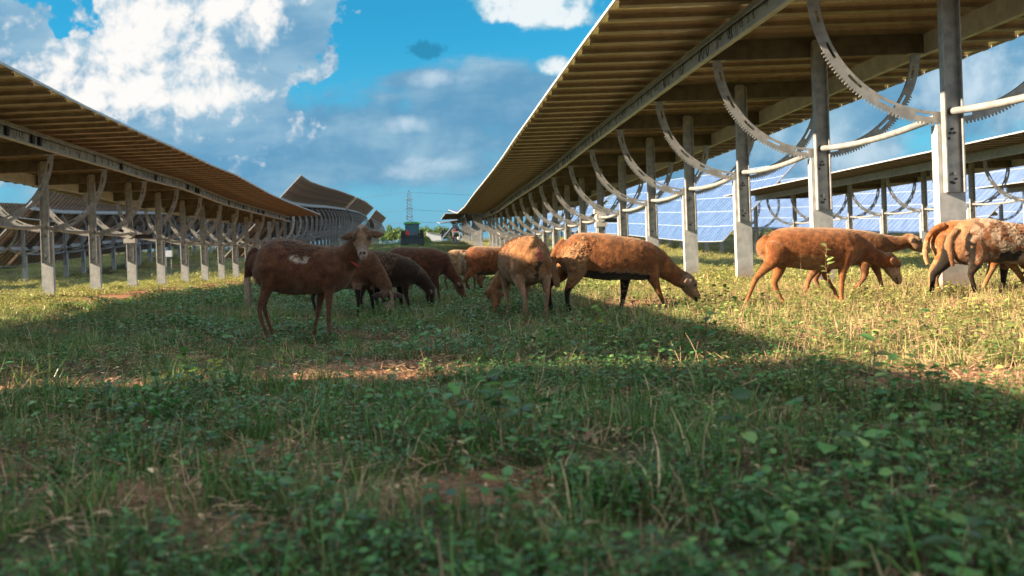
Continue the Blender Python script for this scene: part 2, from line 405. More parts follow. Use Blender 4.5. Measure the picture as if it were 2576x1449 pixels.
def panel_mesh(far=False):
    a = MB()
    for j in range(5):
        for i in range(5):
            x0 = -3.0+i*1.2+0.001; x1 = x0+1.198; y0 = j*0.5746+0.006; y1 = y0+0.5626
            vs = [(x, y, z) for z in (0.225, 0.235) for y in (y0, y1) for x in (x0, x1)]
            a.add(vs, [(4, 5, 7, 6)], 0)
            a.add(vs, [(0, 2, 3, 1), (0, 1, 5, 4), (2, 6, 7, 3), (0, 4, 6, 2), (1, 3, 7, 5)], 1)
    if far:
        for j in range(5):
            y = j*0.5746+0.0; a.box(-2.93, 2.93, y-0.035, y+0.035, 0.168, 0.223, 2)
    else:
        # bright aluminium edge strips along both long sides
        pass
    a.box(-3.012, -2.998, 0.0, S, 0.205, 0.240, 3); a.box(2.998, 3.012, 0.0, S, 0.205, 0.240, 3)
    me_ = bpy.data.meshes.new('panel_section')
    me_.from_pydata(a.v, [], a.f)
    for m_ in (M['glass'], M['back'], M['purlin'], M['white_steel']): me_.materials.append(m_)
    me_.polygons.foreach_set('material_index', a.m)
    bm = bmesh.new(); bm.from_mesh(me_); bmesh.ops.remove_doubles(bm, verts=bm.verts, dist=1e-5); bmesh.ops.recalc_face_normals(bm, faces=bm.faces); bm.to_mesh(me_); bm.free()
    return me_
def endcap_mesh():
    a = MB(); a.box(-3.0, 3.0, -0.05, -0.004, 0.195, 0.243); return a.mesh('end_trim', M['white_steel'])
def shaft_mesh():
    a = MB(); pts = []
    for i in range(15):
        f = i/14; pts.append((0, f*S, -0.07*4*f*(1-f)))
    a.tube(pts, 0.036, 12)
    a.tube([(0, 0.03, 0), (0, 0.10, -0.008)], 0.047, 12)
    return a.mesh('drive_shaft', M['steel'], True)
def cable_mesh(sx, seed):
    r = random.Random(seed); a = MB(); x = sx*(RW+0.03)
    y = 0.04
    while y < S-0.12:
        w = r.uniform(0.05, 0.16); dz = r.uniform(0.05, 0.19); pts = []
        for i in range(9):
            f = i/8; pts.append((x+sx*r.uniform(0.005, 0.03), y+w*f+r.uniform(-.006, .006), 0.10-dz*math.sin(f*PI)**0.7+r.uniform(-.004, .004)))
        a.tube(pts, r.choice((0.0030, 0.004, 0.005)), 4, cap=False)
        y += r.choice((0.10, 0.16, 0.22, 0.3, 0.4))
        if r.random() < 0.05:
            a.box(x-0.01, x+0.03, y, y+0.10, -0.05, 0.10)
    a.tube([(x, i*S/8, 0.10+r.uniform(-0.012, 0.004)) for i in range(9)], 0.008, 5)
    return a.mesh('cable', M['cable'])
me_channel = channel_mesh(); me_arc = arc_mesh(); me_arcf = arc_mesh(90, True); me_beam = beam_mesh()
me_rail = {-1: rail_mesh(-1), 1: rail_mesh(1)}; me_purlin = purlin_mesh(); me_pan = panel_mesh(); me_panf = panel_mesh(True)
me_end = endcap_mesh(); me_shaft = shaft_mesh(); me_cab = {s: [cable_mesh(s, k+10*s) for k in range(4)] for s in (-1, 1)}
me_pile = pile_mesh(1.66)
def motor_meshes():
    a = MB(); a.tube([(0, -0.13, 0), (0, 0.13, 0)], 0.15, 20); a.tube([(0, -0.16, 0), (0, -0.13, 0)], 0.06, 12)
    a.box(-0.19, -0.02, -0.10, 0.10, 0.10, 0.36); a.box(-0.16, 0.16, -0.12, 0.12, -0.28, -0.152)
    b_ = MB(); b_.tube([(0.14, 0.05, -0.10), (0.45, 0.25, -0.10)], 0.06, 12); b_.box(0.42, 0.56, 0.20, 0.34, -0.16, -0.04)
    return a.mesh('gearbox', M['box_grey']), b_.mesh('motor', M['black'])
me_gb, me_mot = motor_meshes()

def tracker(X, Ys, n, tilt, motor, zf, label, detail=2, cat='solar tracker', group=None, first=0.45):
    """Ys = Y of the first post, n posts. zf(Y) = height of the axis above its nominal"""
    root = empty('solar_tracker', (X, Ys, gz1(X, Ys))); tag(root, label, cat, group)
    oz = root.location.z
    R = Matrix.Rotation(-tilt, 4, 'Y')
    H = [zf(Ys+k*S) for k in range(-1, n+1)]
    for k in range(n):
        y = k*S; h = H[k+1]; gl = gz1(X, Ys+y)
        p = link('post', me_pile, root, mw=Matrix.Translation((0, y, h-oz)))
        if detail > 0: link('channel', me_channel, p, mw=Matrix.Translation((0, 0, PIV)))
        else: p.data = me_pilef
        pv = Matrix.Translation((0, y, h-oz+PIV))
        link('gear_arc', me_arc if detail == 2 else me_arcf, root, mw=pv @ Matrix.Translation((0, 0.03 if k != motor else 0.17, 0)) @ R)
        link('cross_beam', me_beam, root, mw=pv @ R)
        if k == motor:
            gb = link('gearbox', me_gb, root, mw=Matrix.Translation((0, y-0.02, h-oz+1.785))); link('motor', me_mot, gb)
    for k in range(-1, n):
        ya_, yb = k*S, (k+1)*S
        ha, hb = H[k+1], (H[k+2] if k+2 < len(H) else H[k+1])
        half0, half1 = (k == -1), (k == n-1)
        sl = Matrix.Rotation(math.atan2(hb-ha, S), 4, 'X')
        if not (half0 or half1):
            link('drive_shaft', me_shaft, root, mw=Matrix.Translation((0, ya_, ha-oz+1.785)) @ sl)
        # overhanging end bays are half long
        if half0: mw = Matrix.Translation((0, -S*first, H[1]-oz+PIV)) @ R @ Matrix.Diagonal((1, first-0.002, 1, 1)); 
        elif half1: mw = Matrix.Translation((0, ya_, ha-oz+PIV)) @ R @ Matrix.Diagonal((1, 0.45 if first == 0.45 or n == 15 else first, 1, 1))
        else: mw = Matrix.Translation((0, ya_, ha-oz+PIV)) @ sl @ R
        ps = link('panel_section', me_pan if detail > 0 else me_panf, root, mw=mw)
        if detail > 0:
            rg = range(5)
            if half0 or half1: rg = (0, 2, 4)
            for j in rg: link('purlin', me_purlin, ps, mw=Matrix.Translation((0, j*0.5746+(0.0 if j or not half0 else 0.05), 0)))
        for sx in (-1, 1):
            rl = link('rail', me_rail[sx], root, mw=mw)
            if detail > 1: link('cable', me_cab[sx][k % 4], rl)
        if half0: link('end_trim', me_end, ps)
        if half1: link('end_trim', me_end, ps, mw=Matrix.Translation((0, S+0.05, 0)))
    return root
aa = MB(); w = 0.125
aa.box(-w, w, -0.005, 0.005, -0.5, 1.66); aa.box(-w-0.003, -w+0.01, -0.005, 0.1, -0.5, 1.66); aa.box(w-0.01, w+0.003, -0.005, 0.1, -0.5, 1.66)
aa.box(-0.085, 0.085, -0.06, -0.02, 0.99, PIV+0.1, 1)
me_pilef = aa.mesh('post', [M['pile'], M['steel']])

def prof(pts):
    xs = [p[0]*S for p in pts]; zs = [p[1] for p in pts]
    return lambda y: float(np.interp(y, xs, zs))
XR, XL = 5.25, -8.03
zR = prof([(0, 0.02), (4.4, 0), (5.5, -0.04), (7.1, -0.09), (8.5, -0.17), (10.3, -0.19), (12.5, -0.18), (15, -0.24), (18, -0.1), (20, 0.3), (23.4, 0.98), (31, 1.3), (38, 2.3), (60, 3)])
zL = prof([(0, -0.2), (3.84, -0.20), (5.27, -0.28), (6.5, -0.24), (8.2, -0.25), (9, -0.19), (10.5, -0.30), (12, -0.30), (16, -0.19)])
def zG(y): return float(gbase(y))-0.12
T45 = math.radians(45)
tracker(XR, 2.11*S, 15, 0.0, 7, zR, 'flat solar tracker on the right with big toothed arcs above the brown grazing sheep')
tracker(XL, 1.84*S, 15, math.radians(0.3), 7, zL, 'flat solar tracker on the left with sunlit orange underside and white posts', first=0.71)
tracker(XL, 2.94-7.75*S, 8, 0.0, 3, zL, 'nearest left solar tracker beside the camera, shading the foreground weeds', 0, first=0.75)
tracker(18.53, 1.6*S, 15, 0.0, 7, lambda y: 0.0, 'flat solar tracker behind the right one, its roof above the blue panels', 1)
tracker(-21.31, 1.8*S, 15, 0.0, 7, zG, 'flat solar tracker at the far left edge behind the nearest left one', 1)
tracker(XL, 17.1*S, 15, T45, 7, zG, 'steeply tilted solar tracker with dark underside, directly beyond the flat left one', 1)
tracker(-21.31, 17.1*S, 15, T45, 7, zG, 'steeply tilted dark solar tracker seen below the flat left roof between the posts', 1)
tracker(18.53, 17.4*S, 15, T45, 7, zG, 'tilted solar tracker with blue glass face seen between the big right posts', 1)
tracker(31.81, 17.3*S, 15, T45, 7, zG, 'tilted blue solar tracker farther right, below the second flat roof', 1)
tracker(XR, 17.0*S, 7, 0.0, 3, zR, 'small flat solar tracker with black underside just past the end of the right one', 0)
tracker(XR, 26.4*S, 5, 0.0, 2, zR, 'smaller flat solar tracker with black underside, lower and farther than its neighbour', 0)
tracker(XR, 32.4*S, 6, math.radians(8), 3, zR, 'solar tracker far down the right line, a wall of white posts', 0)
far = [(XL, 32.5, 12, T45, 'far tilted solar tracker, a short second step behind the big tilted left one'),
       (XL, 49.0, 15, math.radians(52), 'farthest dark tilted solar tracker, its edge dipping to the tractor'),
       (-21.31, 32.5, 15, T45, 'tilted solar tracker in the second line left, deep behind the posts'),
       (-34.6, 17.1, 15, T45, 'tilted solar tracker in the third line left behind the dark ones'),
       (-34.6, 32.5, 15, T45, 'farther tilted solar tracker in the third line left'),
       (-47.9, 17.1, 15, T45, 'tilted solar tracker in the outermost left line'),
       (-34.6, 48.5, 15, T45, 'most distant tilted solar tracker in the third line left'),
       (18.53, 33.0, 15, T45, 'blue faced tilted solar tracker farther along behind the right posts'),
       (31.81, 33.0, 15, T45, 'far blue faced tilted solar tracker, second from the right edge'),
       (45.1, 17.3, 15, T45, 'blue faced tilted solar tracker at the right edge behind the mottled sheep'),
       (45.1, 33.0, 15, T45, 'far blue solar tracker low on the horizon toward the right edge'),
       (58.4, 26.0, 15, T45, 'most distant blue solar tracker on the right')]
for (x, d, n, ti, lb) in far: tracker(x, d*S, n, ti, n//2, zG, lb, 0)
tracker(31.81, 1.9*S, 15, 0.0, 7, lambda y: 0.0, 'flat solar tracker in the third line right, its end beside the right picture edge', 0)
# steep tracker seen end-on beyond the tractor
x_, z_ = at(1107, 600, 235)
tracker(x_, 235, 6, math.radians(48), 3, lambda y: gz1(0, y)-0.5, 'white edged solar tracker seen end-on, slanting beside the far white shed', 0)
x_, z_ = at(1131, 597, 215)
tracker(x_, 215, 5, math.radians(48), 2, lambda y: gz1(0, y)-0.3, 'end-on slanting solar tracker with dark face beside the red and white sprayer', 0)

# ------------------------------------------------------------------ sheep
def fur_mat(name, curly=0.0):
    m, b = mat(name, (0.2, 0.1, 0.05), 0.85, 0, 0.15)
    a = N.new('ShaderNodeVertexColor'); a.layer_name = 'coat'
    t = N.new('ShaderNodeTexCoord'); o_ = t.outputs['Object']
    st = vmt('MULTIPLY', o_, (1.0, 1.0, 0.45)).outputs[0]
    f1 = noi(st, 150, 4, 0.7); f2 = noi(o_, 17, 6, 0.65)
    k1 = mapr(f1, 0.3, 0.7, 0.45, 1.65, False); k2 = mapr(f2, 0.3, 0.7, 0.62, 1.4, False)
    kk = mth('MULTIPLY', mth('MULTIPLY', k1, k2), 0.53)
    cb = N.new('ShaderNodeCombineXYZ')
    for i in range(3): L.new(kk, cb.inputs[i])
    L.new(mixc(1.0, a.outputs['Color'], cb.outputs[0], 'MULTIPLY'), b.inputs['Base Color'])
    b.inputs['Sheen Weight'].default_value = 0.35; b.inputs['Sheen Roughness'].default_value = 0.5
    b.inputs['Sheen Tint'].default_value = (1, 0.8, 0.6, 1)
    bp = N.new('ShaderNodeBump'); bp.inputs['Strength'].default_value = 0.75; bp.inputs['Distance'].default_value = 0.006
    L.new(mth('ADD', f1, mth('MULTIPLY', f2, 1.6)), bp.inputs['Height']); L.new(bp.outputs[0], b.inputs['Normal'])
    return m
M['fur'] = fur_mat('hair_coat')
M['eye'] = mat('eye', (0.012, 0.008, 0.005), 0.12, 0, 0.8)[0]
M['red'] = noisy('red_cord', (0.25, 0.02, 0.02), (0.40, 0.04, 0.04), 60, 0.8)
M['tag'] = mat('tan_tag', (0.5, 0.35, 0.2), 0.6)[0]

def ell_tube(mb, pts, rin, rlat, lat, n=20, caps=True):
    pts = [Vector(p) for p in pts]; vs = []; fs = []
    for i, p in enumerate(pts):
        t = (pts[min(i+1, len(pts)-1)]-pts[max(i-1, 0)]).normalized()
        l = Vector(lat) if not isinstance(lat, list) else Vector(lat[i])
        l = (l-t*l.dot(t)).normalized(); nn_ = t.cross(l)
        for k in range(n):
            q = 2*PI*k/n; vs.append(p+l*math.cos(q)*rlat[i]+nn_*math.sin(q)*rin[i])
    m_ = len(pts)
    for i in range(m_-1):
        for k in range(n): fs.append((i*n+k, i*n+(k+1) % n, (i+1)*n+(k+1) % n, (i+1)*n+k))
    # rounded ends
    for e, j, s_ in ((0, 1, -1), (m_-1, m_-2, 1)):
        t = (pts[e]-pts[j]).normalized(); r = min(rin[e], rlat[e])
        base = e*n; prev = [base+k for k in range(n)]; cen = pts[e]
        for a_ in (0.5, 0.85):
            ring = []
            for k in range(n):
                q = vs[base+k]; ring.append(len(vs)); vs.append(cen+(q-cen)*math.sqrt(1-a_*a_)+t*r*a_*0.8)
            for k in range(n): fs.append((prev[k], prev[(k+1) % n], ring[(k+1) % n], ring[k]))
            prev = ring
        vs.append(cen+t*r*0.85); c_ = len(vs)-1
        for k in range(n): fs.append((prev[k], prev[(k+1) % n], c_))
    mb.add(vs, fs)

def resample(rows, step=0.02):
    """Catmull-Rom through rows of numbers (first three = position)"""
    R_ = [np.array(r, float) for r in rows]; out = []
    for i in range(len(R_)-1):
        p0 = R_[max(i-1, 0)]; p1 = R_[i]; p2 = R_[i+1]; p3 = R_[min(i+2, len(R_)-1)]
        m_ = max(2, int(np.linalg.norm(p2[:3]-p1[:3])/step))
        for k in range(m_):
            t = k/m_
            out.append(0.5*((2*p1)+(-p0+p2)*t+(2*p0-5*p1+4*p2-p3)*t*t+(-p0+3*p1-3*p2+p3)*t**3))
    out.append(R_[-1]); return out

def sheep(name_label, loc, heading, torso, neck, head, legs, tail, coat, wool=0.0, vox=0.0105, group='brown hair sheep grazing between the panel rows', ears=(0.0, 0.0), head_scale=1.0, woolfn=None, extra=None, look=None, earlen=0.105, earb=0.15):
    """everything in local metres: x forward, y left, z up.
    torso rows (x, ztop, zbot, halfwidth); neck rows (x,y,z,r_in,r_lat); head = (poll, muzzle, dorsal)
    legs = list of rows (x,y,z,r_in,r_lat); tail rows (x,y,z,r)"""
    parts = []; body = MB(); skel = []
    def note(kind, rows):
        m_ = len(rows)
        for i, r in enumerate(rows): skel.append((Vector(r[:3]), kind, i/max(1, m_-1)))
    # torso
    rows = resample([(x, 0.0, (a+b_)/2, (a-b_)/2, hw) for (x, a, b_, hw) in torso])
    ell_tube(body, [r[:3] for r in rows], [r[3] for r in rows], [r[4] for r in rows], (0, 1, 0), 28); note('torso', rows)
    rows = resample(neck)
    ell_tube(body, [r[:3] for r in rows], [r[3] for r in rows], [r[4] for r in rows], (0, 1, 0) if look is None else look, 22); note('neck', rows)
    for li, lg in enumerate(legs):
        lg = [(q[0], q[1]*(1.25, 1.18, 1.06, 1, 1, 1, 1, 1)[min(i, 7)], q[2], q[3]*(1-0.16*min(1, i/3)), q[4]*(1-0.16*min(1, i/3))) for i, q in enumerate(lg)]
        rows = resample(lg, 0.015)
        ell_tube(body, [r[:3] for r in rows], [r[3] for r in rows], [r[4] for r in rows], (0, 1, 0), 14); note('leg%d' % li, rows)
        # cloven hoof
        hx, hy, hz = lg[-1][:3]
        for s_ in (-1, 1):
            ell_tube(body, [(hx-0.005, hy+s_*0.011, 0.045), (hx+0.010, hy+s_*0.013, 0.012)], [0.018, 0.021], [0.013, 0.014], (0, 1, 0), 8)
        skel.append((Vector((hx+0.01, hy, 0.012)), 'hoof', 0)); skel.append((Vector((hx+0.0, hy, 0.035)), 'hoof', 0))
    if tail:
        rows = resample([(x, y, z, r, r*0.9) for (x, y, z, r) in tail])
        ell_tube(body, [r[:3] for r in rows], [r[3] for r in rows], [r[4] for r in rows], (0, 1, 0), 10); note('tail', rows)
    hf = None
    if head:
        p0, p1, dn = (Vector(q) for q in head)
        ax = (p1-p0); Lh = ax.length; ax.normalize(); dn = (dn-ax*dn.dot(ax)).normalized(); lt = dn.cross(ax)
        hs = head_scale*Lh/0.21
        st = [(-0.10, 0.030, 0.035, -0.012), (0.0, 0.052, 0.050, -0.012), (0.16, 0.060, 0.060, -0.014), (0.34, 0.063, 0.062, -0.020), (0.46, 0.056, 0.058, -0.024), (0.60, 0.045, 0.049, -0.022),
              (0.76, 0.036, 0.040, -0.018), (0.90, 0.034, 0.036, -0.016), (1.0, 0.026, 0.027, -0.014)]
        rows = [((p0+ax*(t*Lh)+dn*(o_*hs+0.0)), h_*hs, w_*hs) for (t, w_, h_, o_) in st]
        ell_tube(body, [r[0] for r in rows], [r[1] for r in rows], [r[2] for r in rows], tuple(lt), 20)
        # brow ridges, cheek, lips
        for s_ in (-1, 1):
            q = p0+ax*(0.30*Lh)+lt*s_*0.050*hs+dn*0.020*hs
            ell_tube(body, [q-ax*0.018*hs, q+ax*0.018*hs], [0.017*hs]*2, [0.015*hs]*2, tuple(lt), 8)
        for i, r in enumerate(rows): skel.append((r[0], 'head', st[i][0]))
        for s_, dr in ((-1, ears[0]), (1, ears[1])):
            b0 = p0+ax*(0.10*Lh)+lt*s_*0.050*hs-dn*0.004
            dirv = (lt*s_*math.cos(dr)+ax*math.sin(dr)-dn*earb).normalized()
            el = earlen*hs
            wv = ax-dirv*ax.dot(dirv); wv.normalize()
            pts = [b0+dirv*(el*f)+ax*(0.012*math.sin(f*PI)) for f in (-0.1, 0.15, 0.4, 0.65, 0.88, 1.0)]
            ws = [0.012, 0.020, 0.029, 0.027, 0.016, 0.007]
            ell_tube(body, pts, [0.0105]*6, [w_*hs*1.15 for w_ in ws], tuple(wv), 14)
            for i, q in enumerate(pts): skel.append((q, 'ear', i/5))
        hf = (p0, ax, lt, dn, Lh, hs)
    me0 = body.mesh('sheep_raw', M['fur'])
    o0 = bpy.data.objects.new('tmp', me0); COL.objects.link(o0)
    md = o0.modifiers.new('r', 'REMESH'); md.mode = 'VOXEL'; md.voxel_size = vox; md.use_smooth_shade = True
    sm_ = o0.modifiers.new('s', 'SMOOTH'); sm_.factor = 0.55; sm_.iterations = 5
    dg = bpy.context.evaluated_depsgraph_get(); dg.update()
    me = bpy.data.meshes.new_from_object(o0.evaluated_get(dg), depsgraph=dg)
    bpy.data.objects.remove(o0); bpy.data.meshes.remove(me0); me.name = 'sheep'
    kd = kdtree.KDTree(len(skel))
    for i, s_ in enumerate(skel): kd.insert(s_[0], i)
    kd.balance()
    n_ = len(me.vertices); cols = np.ones((n_, 4), 'f'); co = np.empty((n_, 3))
    nrm = [v_.normal.copy() for v_ in me.vertices]
    for i, v_ in enumerate(me.vertices):
        p = v_.co; _, j, _d = kd.find(p); kind, t_ = skel[j][1], skel[j][2]
        nz = noise.noise(p*22); nz2 = noise.noise(p*60+Vector((3, 1, 2)))
        c_ = coat(kind, t_, p, nrm[i], nz, nz2)
        if hf and kind in ('head', 'ear'):
            d_ = p-hf[0]; a_ = d_.dot(hf[1])/hf[4]; b_ = d_.dot(hf[2])/hf[5]; e_ = d_.dot(hf[3])/hf[5]
            if kind == 'head':
                for s_ in (-1, 1):
                    if abs(a_-0.94) < 0.045 and abs(b_-s_*0.014) < 0.008 and e_ > -0.012: c_ = (0.03, 0.012, 0.01)
                    if abs(a_-0.36) < 0.09 and abs(b_-s_*0.055) < 0.022 and abs(e_-0.010) < 0.022: c_ = tuple(q*0.30 for q in c_)
                if a_ > 0.78 and -0.040 < e_ < -0.031: c_ = (0.04, 0.018, 0.015)
        cols[i, :3] = c_
        disp = 0.0
        if kind in ('torso', 'neck', 'tail') or (kind.startswith('leg') and t_ < 0.25):
            disp = 0.0025*nz+0.0015*nz2
            if kind == 'torso': disp += 0.004*noise.noise(p*7)
            if woolfn:
                ww = woolfn(kind, t_, p)
                if ww > 0:
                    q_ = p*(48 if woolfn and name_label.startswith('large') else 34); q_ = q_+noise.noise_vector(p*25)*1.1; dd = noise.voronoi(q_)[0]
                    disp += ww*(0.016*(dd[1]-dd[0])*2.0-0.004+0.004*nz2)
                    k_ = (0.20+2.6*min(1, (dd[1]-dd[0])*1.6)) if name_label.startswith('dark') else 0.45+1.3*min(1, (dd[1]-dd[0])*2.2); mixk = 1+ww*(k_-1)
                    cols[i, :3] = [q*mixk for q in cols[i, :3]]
        co[i] = p+nrm[i]*disp
    me.vertices.foreach_set('co', co.reshape(-1).astype('f'))
    ca_ = me.color_attributes.new('coat', 'FLOAT_COLOR', 'POINT'); ca_.data.foreach_set('color', cols.reshape(-1))
    me.materials.clear(); me.materials.append(M['fur'])
    me.polygons.foreach_set('use_smooth', [True]*len(me.polygons)); me.update()
    o_ = link('sheep', me); o_.location = loc; o_.rotation_euler = (0, 0, heading)
    tag(o_, name_label, 'sheep', group)
    # short hair standing off the coat
    nh = 26000 if vox < 0.0100 else 9000
    r_ = np.random.default_rng(len(name_label)); tri = np.array([q.vertices[:] for q in me.polygons if len(q.vertices) == 4])
    qi = r_.integers(0, len(tri), nh); fa = r_.uniform(0, 1, (nh, 1)); fb = r_.uniform(0, 1, (nh, 1))
    A_, B_, C_, D_ = (co[tri[qi, j]] for j in range(4)); base_ = (A_*(1-fa)+B_*fa)*(1-fb)+(D_*(1-fa)+C_*fa)*fb
    nv_ = np.array([tuple(q) for q in nrm])[tri[qi, 0]]; cc = cols[tri[qi, 0], :3]
    flow = np.array([-0.75, 0, -0.55]); tn = flow-nv_*(nv_@flow)[:, None]+r_.normal(0, .22, (nh, 3))
    ln_ = r_.uniform(0.008, 0.016, (nh, 1))*(0.6 if nh < 20000 else 1)
    low = (base_[:, 2] < 0.28)[:, None]; ln_ = np.where(low, ln_*0.5, ln_)
    tip = base_+(nv_*0.42+tn*0.9)*ln_
    sd_ = np.cross(tip-base_, nv_+1e-4); sd_ /= np.linalg.norm(sd_, axis=1)[:, None]+1e-9
    wd_ = 0.0016 if nh > 20000 else 0.0028
    V_ = np.stack([base_-sd_*wd_-nv_*0.002, base_+sd_*wd_-nv_*0.002, tip], 1).reshape(-1, 3)
    hm = bpy.data.meshes.new('hair'); hm.vertices.add(nh*3); hm.vertices.foreach_set('co', V_.astype('f').reshape(-1))
    hm.loops.add(nh*3); hm.loops.foreach_set('vertex_index', np.arange(nh*3, dtype='i')); hm.polygons.add(nh); hm.polygons.foreach_set('loop_start', np.arange(nh, dtype='i')*3)
    hm.update(calc_edges=True)
    hc_ = np.ones((nh, 3, 4), 'f'); hc_[:, :, :3] = (cc*r_.uniform(0.65, 1.5, (nh, 1)))[:, None, :]
    ha_ = hm.color_attributes.new('coat', 'FLOAT_COLOR', 'POINT'); ha_.data.foreach_set('color', hc_.reshape(-1))
    hm.materials.append(M['fur']); link('hair', hm, o_)
    if hf:
        p0, ax, lt, dn, Lh, hs = hf
        for s_ in (-1, 1):
            e = MB(); c_ = p0+ax*(0.37*Lh)+lt*s_*0.053*hs+dn*0.012*hs
            pts = [c_+ax*0.010*hs*k_ for k_ in (-1, 0, 1)]
            ell_tube(e, pts, [0.007*hs, 0.012*hs, 0.007*hs], [0.008*hs, 0.014*hs, 0.008*hs], tuple(lt), 10)
            link('eye', e.mesh('eye', M['eye'], True), o_)
    return o_

def ZC(x0, y0, k): return lambda x, y: ((x0+x/k)/1.5901, (y0+y/k)/1.5901)
RA = ZC(900, 900, 2.3418); RB = ZC(1750, 850, 2.24); RC_ = ZC(2850, 800, 2.0674)
class Side:
    """reads points of a side-on animal from the picture and turns them into local metres"""
    def __init__(s, reg, Y, ref, k): s.r = reg; s.Y = Y; s.k = k; s.X0 = at(*reg(*ref), Y)[0]; s.s = F/Y*1.5901*k; s.g = gz1(s.X0, Y)
    def p(s, x, y): a, b_ = at(*s.r(x, y), s.Y); return a-s.X0, b_-s.g
    def torso(s, rows, hw): 
        out = []
        for (x, t, b_), w_ in zip(rows, hw): out.append((s.p(x, (t+b_)/2)[0], s.p(x, t)[1], s.p(x, b_)[1], w_))
        return out
    def chain(s, rows, lat, cap=0.07, k=0.8, ground=False):
        out = []
        for q in rows:
            x, z = s.p(q[0], q[1]); r = q[2]/s.s; l = lat if len(q) < 4 else q[3]
            out.append((x, l, z, r, min(r*k, cap)))
        if ground: l_ = out[-1]; out[-1] = (l_[0], l_[1], 0.035, l_[3], l_[4])
        return out
def mix3(a, b_, f): f = max(0, min(1, f)); return tuple(x*(1-f)+y*f for x, y in zip(a, b_))
def coat_basic(base, dark=None, belly=None, bz=0.30, legc=None, legt=0.5, face=None, muzzle=None, tailtip=None, tt=0.5, earc=None, hoof=(0.12, 0.08, 0.06), back=None):
    dark = dark or base
    def f(kind, t, p, n, a, b_):
        c_ = mix3(base, dark, 0.5+a*1.6)
        if kind in ('torso', 'neck') or (kind.startswith('leg') and t < 0.3):
            if back and n.z > 0.2: c_ = mix3(c_, back, (n.z-0.2)*1.2+a)
            if belly and n.z < -0.05+a*0.3 and p.z < bz+a*0.05 and not (kind == 'neck' and t > 0.4): c_ = belly
        if kind.startswith('leg') and legc and t > legt+a*0.08: c_ = mix3(legc, c_, 0.1)
        if kind == 'hoof': c_ = hoof
        if kind == 'head':
            if face: c_ = mix3(c_, face, t*1.3+0.4+a*0.3)
            if muzzle and t > 0.72+a*0.1: c_ = mix3(c_, muzzle, (t-0.68)*4)
        if kind == 'ear': c_ = mix3(base, earc or dark, 0.6)
        if kind == 'tail' and tailtip and t > tt+a*0.06: c_ = tailtip
        return c_
    return f
BR = (0.150, 0.052, 0.021); DB = (0.075, 0.024, 0.011); OR = (0.42, 0.16, 0.052); OD = (0.26, 0.088, 0.027); TAN = (0.46, 0.25, 0.12); BLK = (0.012, 0.009, 0.008)

# 1 the ewe that looks at the camera
s = Side(RA, 6.3, (680, 900), 2.3418)
tor = s.torso([(290, 240, 450), (330, 172, 540), (400, 140, 600), (500, 126, 628), (620, 134, 655), (720, 156, 658), (830, 182, 648), (930, 190, 638), (1010, 194, 632), (1070, 205, 600), (1120, 232, 535), (1150, 270, 470)],
              [0.07, 0.125, 0.15, 0.165, 0.175, 0.175, 0.165, 0.15, 0.14, 0.125, 0.10, 0.07])
nk = [(*[s.p(1070, 380)[0], 0.0, s.p(1070, 380)[1]], 0.125, 0.10), (s.p(1140, 315)[0], -0.02, s.p(1140, 315)[1], 0.105, 0.085), (s.p(1200, 255)[0], -0.06, s.p(1200, 250)[1], 0.082, 0.070), (s.p(1262, 165)[0], -0.10, s.p(1262, 160)[1], 0.058, 0.055)]
hx, hz = s.p(1292, 50); mx, mz = s.p(1310, 290)
def coat1(kind, t, p, n, a, b_):
    c_ = mix3((0.20, 0.070, 0.030), (0.13, 0.043, 0.019), 0.5+a*1.5)
    wx, wz = s.p(715, 320)
    if kind == 'torso':
        if n.z > 0.35: c_ = mix3(c_, (0.055, 0.020, 0.011), 0.6+b_)
        if p.y < 0: c_ = mix3(c_, (0.62, 0.47, 0.37), max(0, min(1, 2.2*(1+0.9*a+0.9*b_-((p.x-wx)/0.125)**2-(((p.z-wz)+(p.x-wx)*0.15)/0.026)**2))))
        gx, gz_ = s.p(640, 560)
        c_ = mix3(c_, (0.25, 0.14, 0.085), 0.5*max(0, min(1, 1.3*(1+a-((p.x-gx)/0.11)**2-((p.z-gz_)/0.08)**2))))
    if kind == 'neck': c_ = mix3(c_, (0.19, 0.085, 0.042), 0.35)
    if kind.startswith('leg') and t > 0.3: c_ = mix3(c_, (0.20, 0.095, 0.06), 0.55)
    if kind == 'hoof': c_ = (0.40, 0.27, 0.20)
    if kind == 'tail': c_ = (0.50, 0.36, 0.26) if t > 0.52+a*0.05 else (0.10, 0.03, 0.014)
    if kind == 'head':
        c_ = mix3((0.36, 0.20, 0.115), (0.44, 0.27, 0.16), 0.5+a)
        if t < 0.06: c_ = mix3(c_, (0.50, 0.40, 0.33), 0.7)
        if t > 0.66: c_ = mix3(c_, (0.52, 0.38, 0.33), (t-0.60)*4)
    if kind == 'ear': c_ = (0.16, 0.075, 0.04) if n.y < 0.2 else (0.24, 0.12, 0.06)
    return c_
hind = lambda lat, q, cap=0.065: s.chain(q, lat, cap, 0.75, True)
legs = [hind(-0.085, [(430, 400, 120), (440, 520, 88), (395, 640, 58), (345, 770, 32), (362, 880, 27), (400, 980, 26), (432, 1060, 26)]),
        hind(0.085, [(400, 420, 100), (390, 560, 66), (355, 680, 46), (350, 780, 30), (378, 890, 25), (415, 990, 24), (440, 1050, 24)]),
        hind(-0.08, [(1000, 420, 95), (990, 540, 72), (985, 660, 46), (985, 780, 34), (982, 880, 26), (988, 980, 26), (990, 1055, 27)]),
        hind(0.08, [(930, 430, 80), (915, 560, 62), (885, 680, 44), (868, 790, 34), (850, 880, 25), (832, 980, 26), (824, 1055, 26)])]
tail_ = [(*s.p(x, y), r) for x, y, r in ((285, 235, 38), (240, 290, 34), (218, 370, 31), (213, 450, 31), (213, 540, 34), (220, 640, 34), (230, 745, 26))]
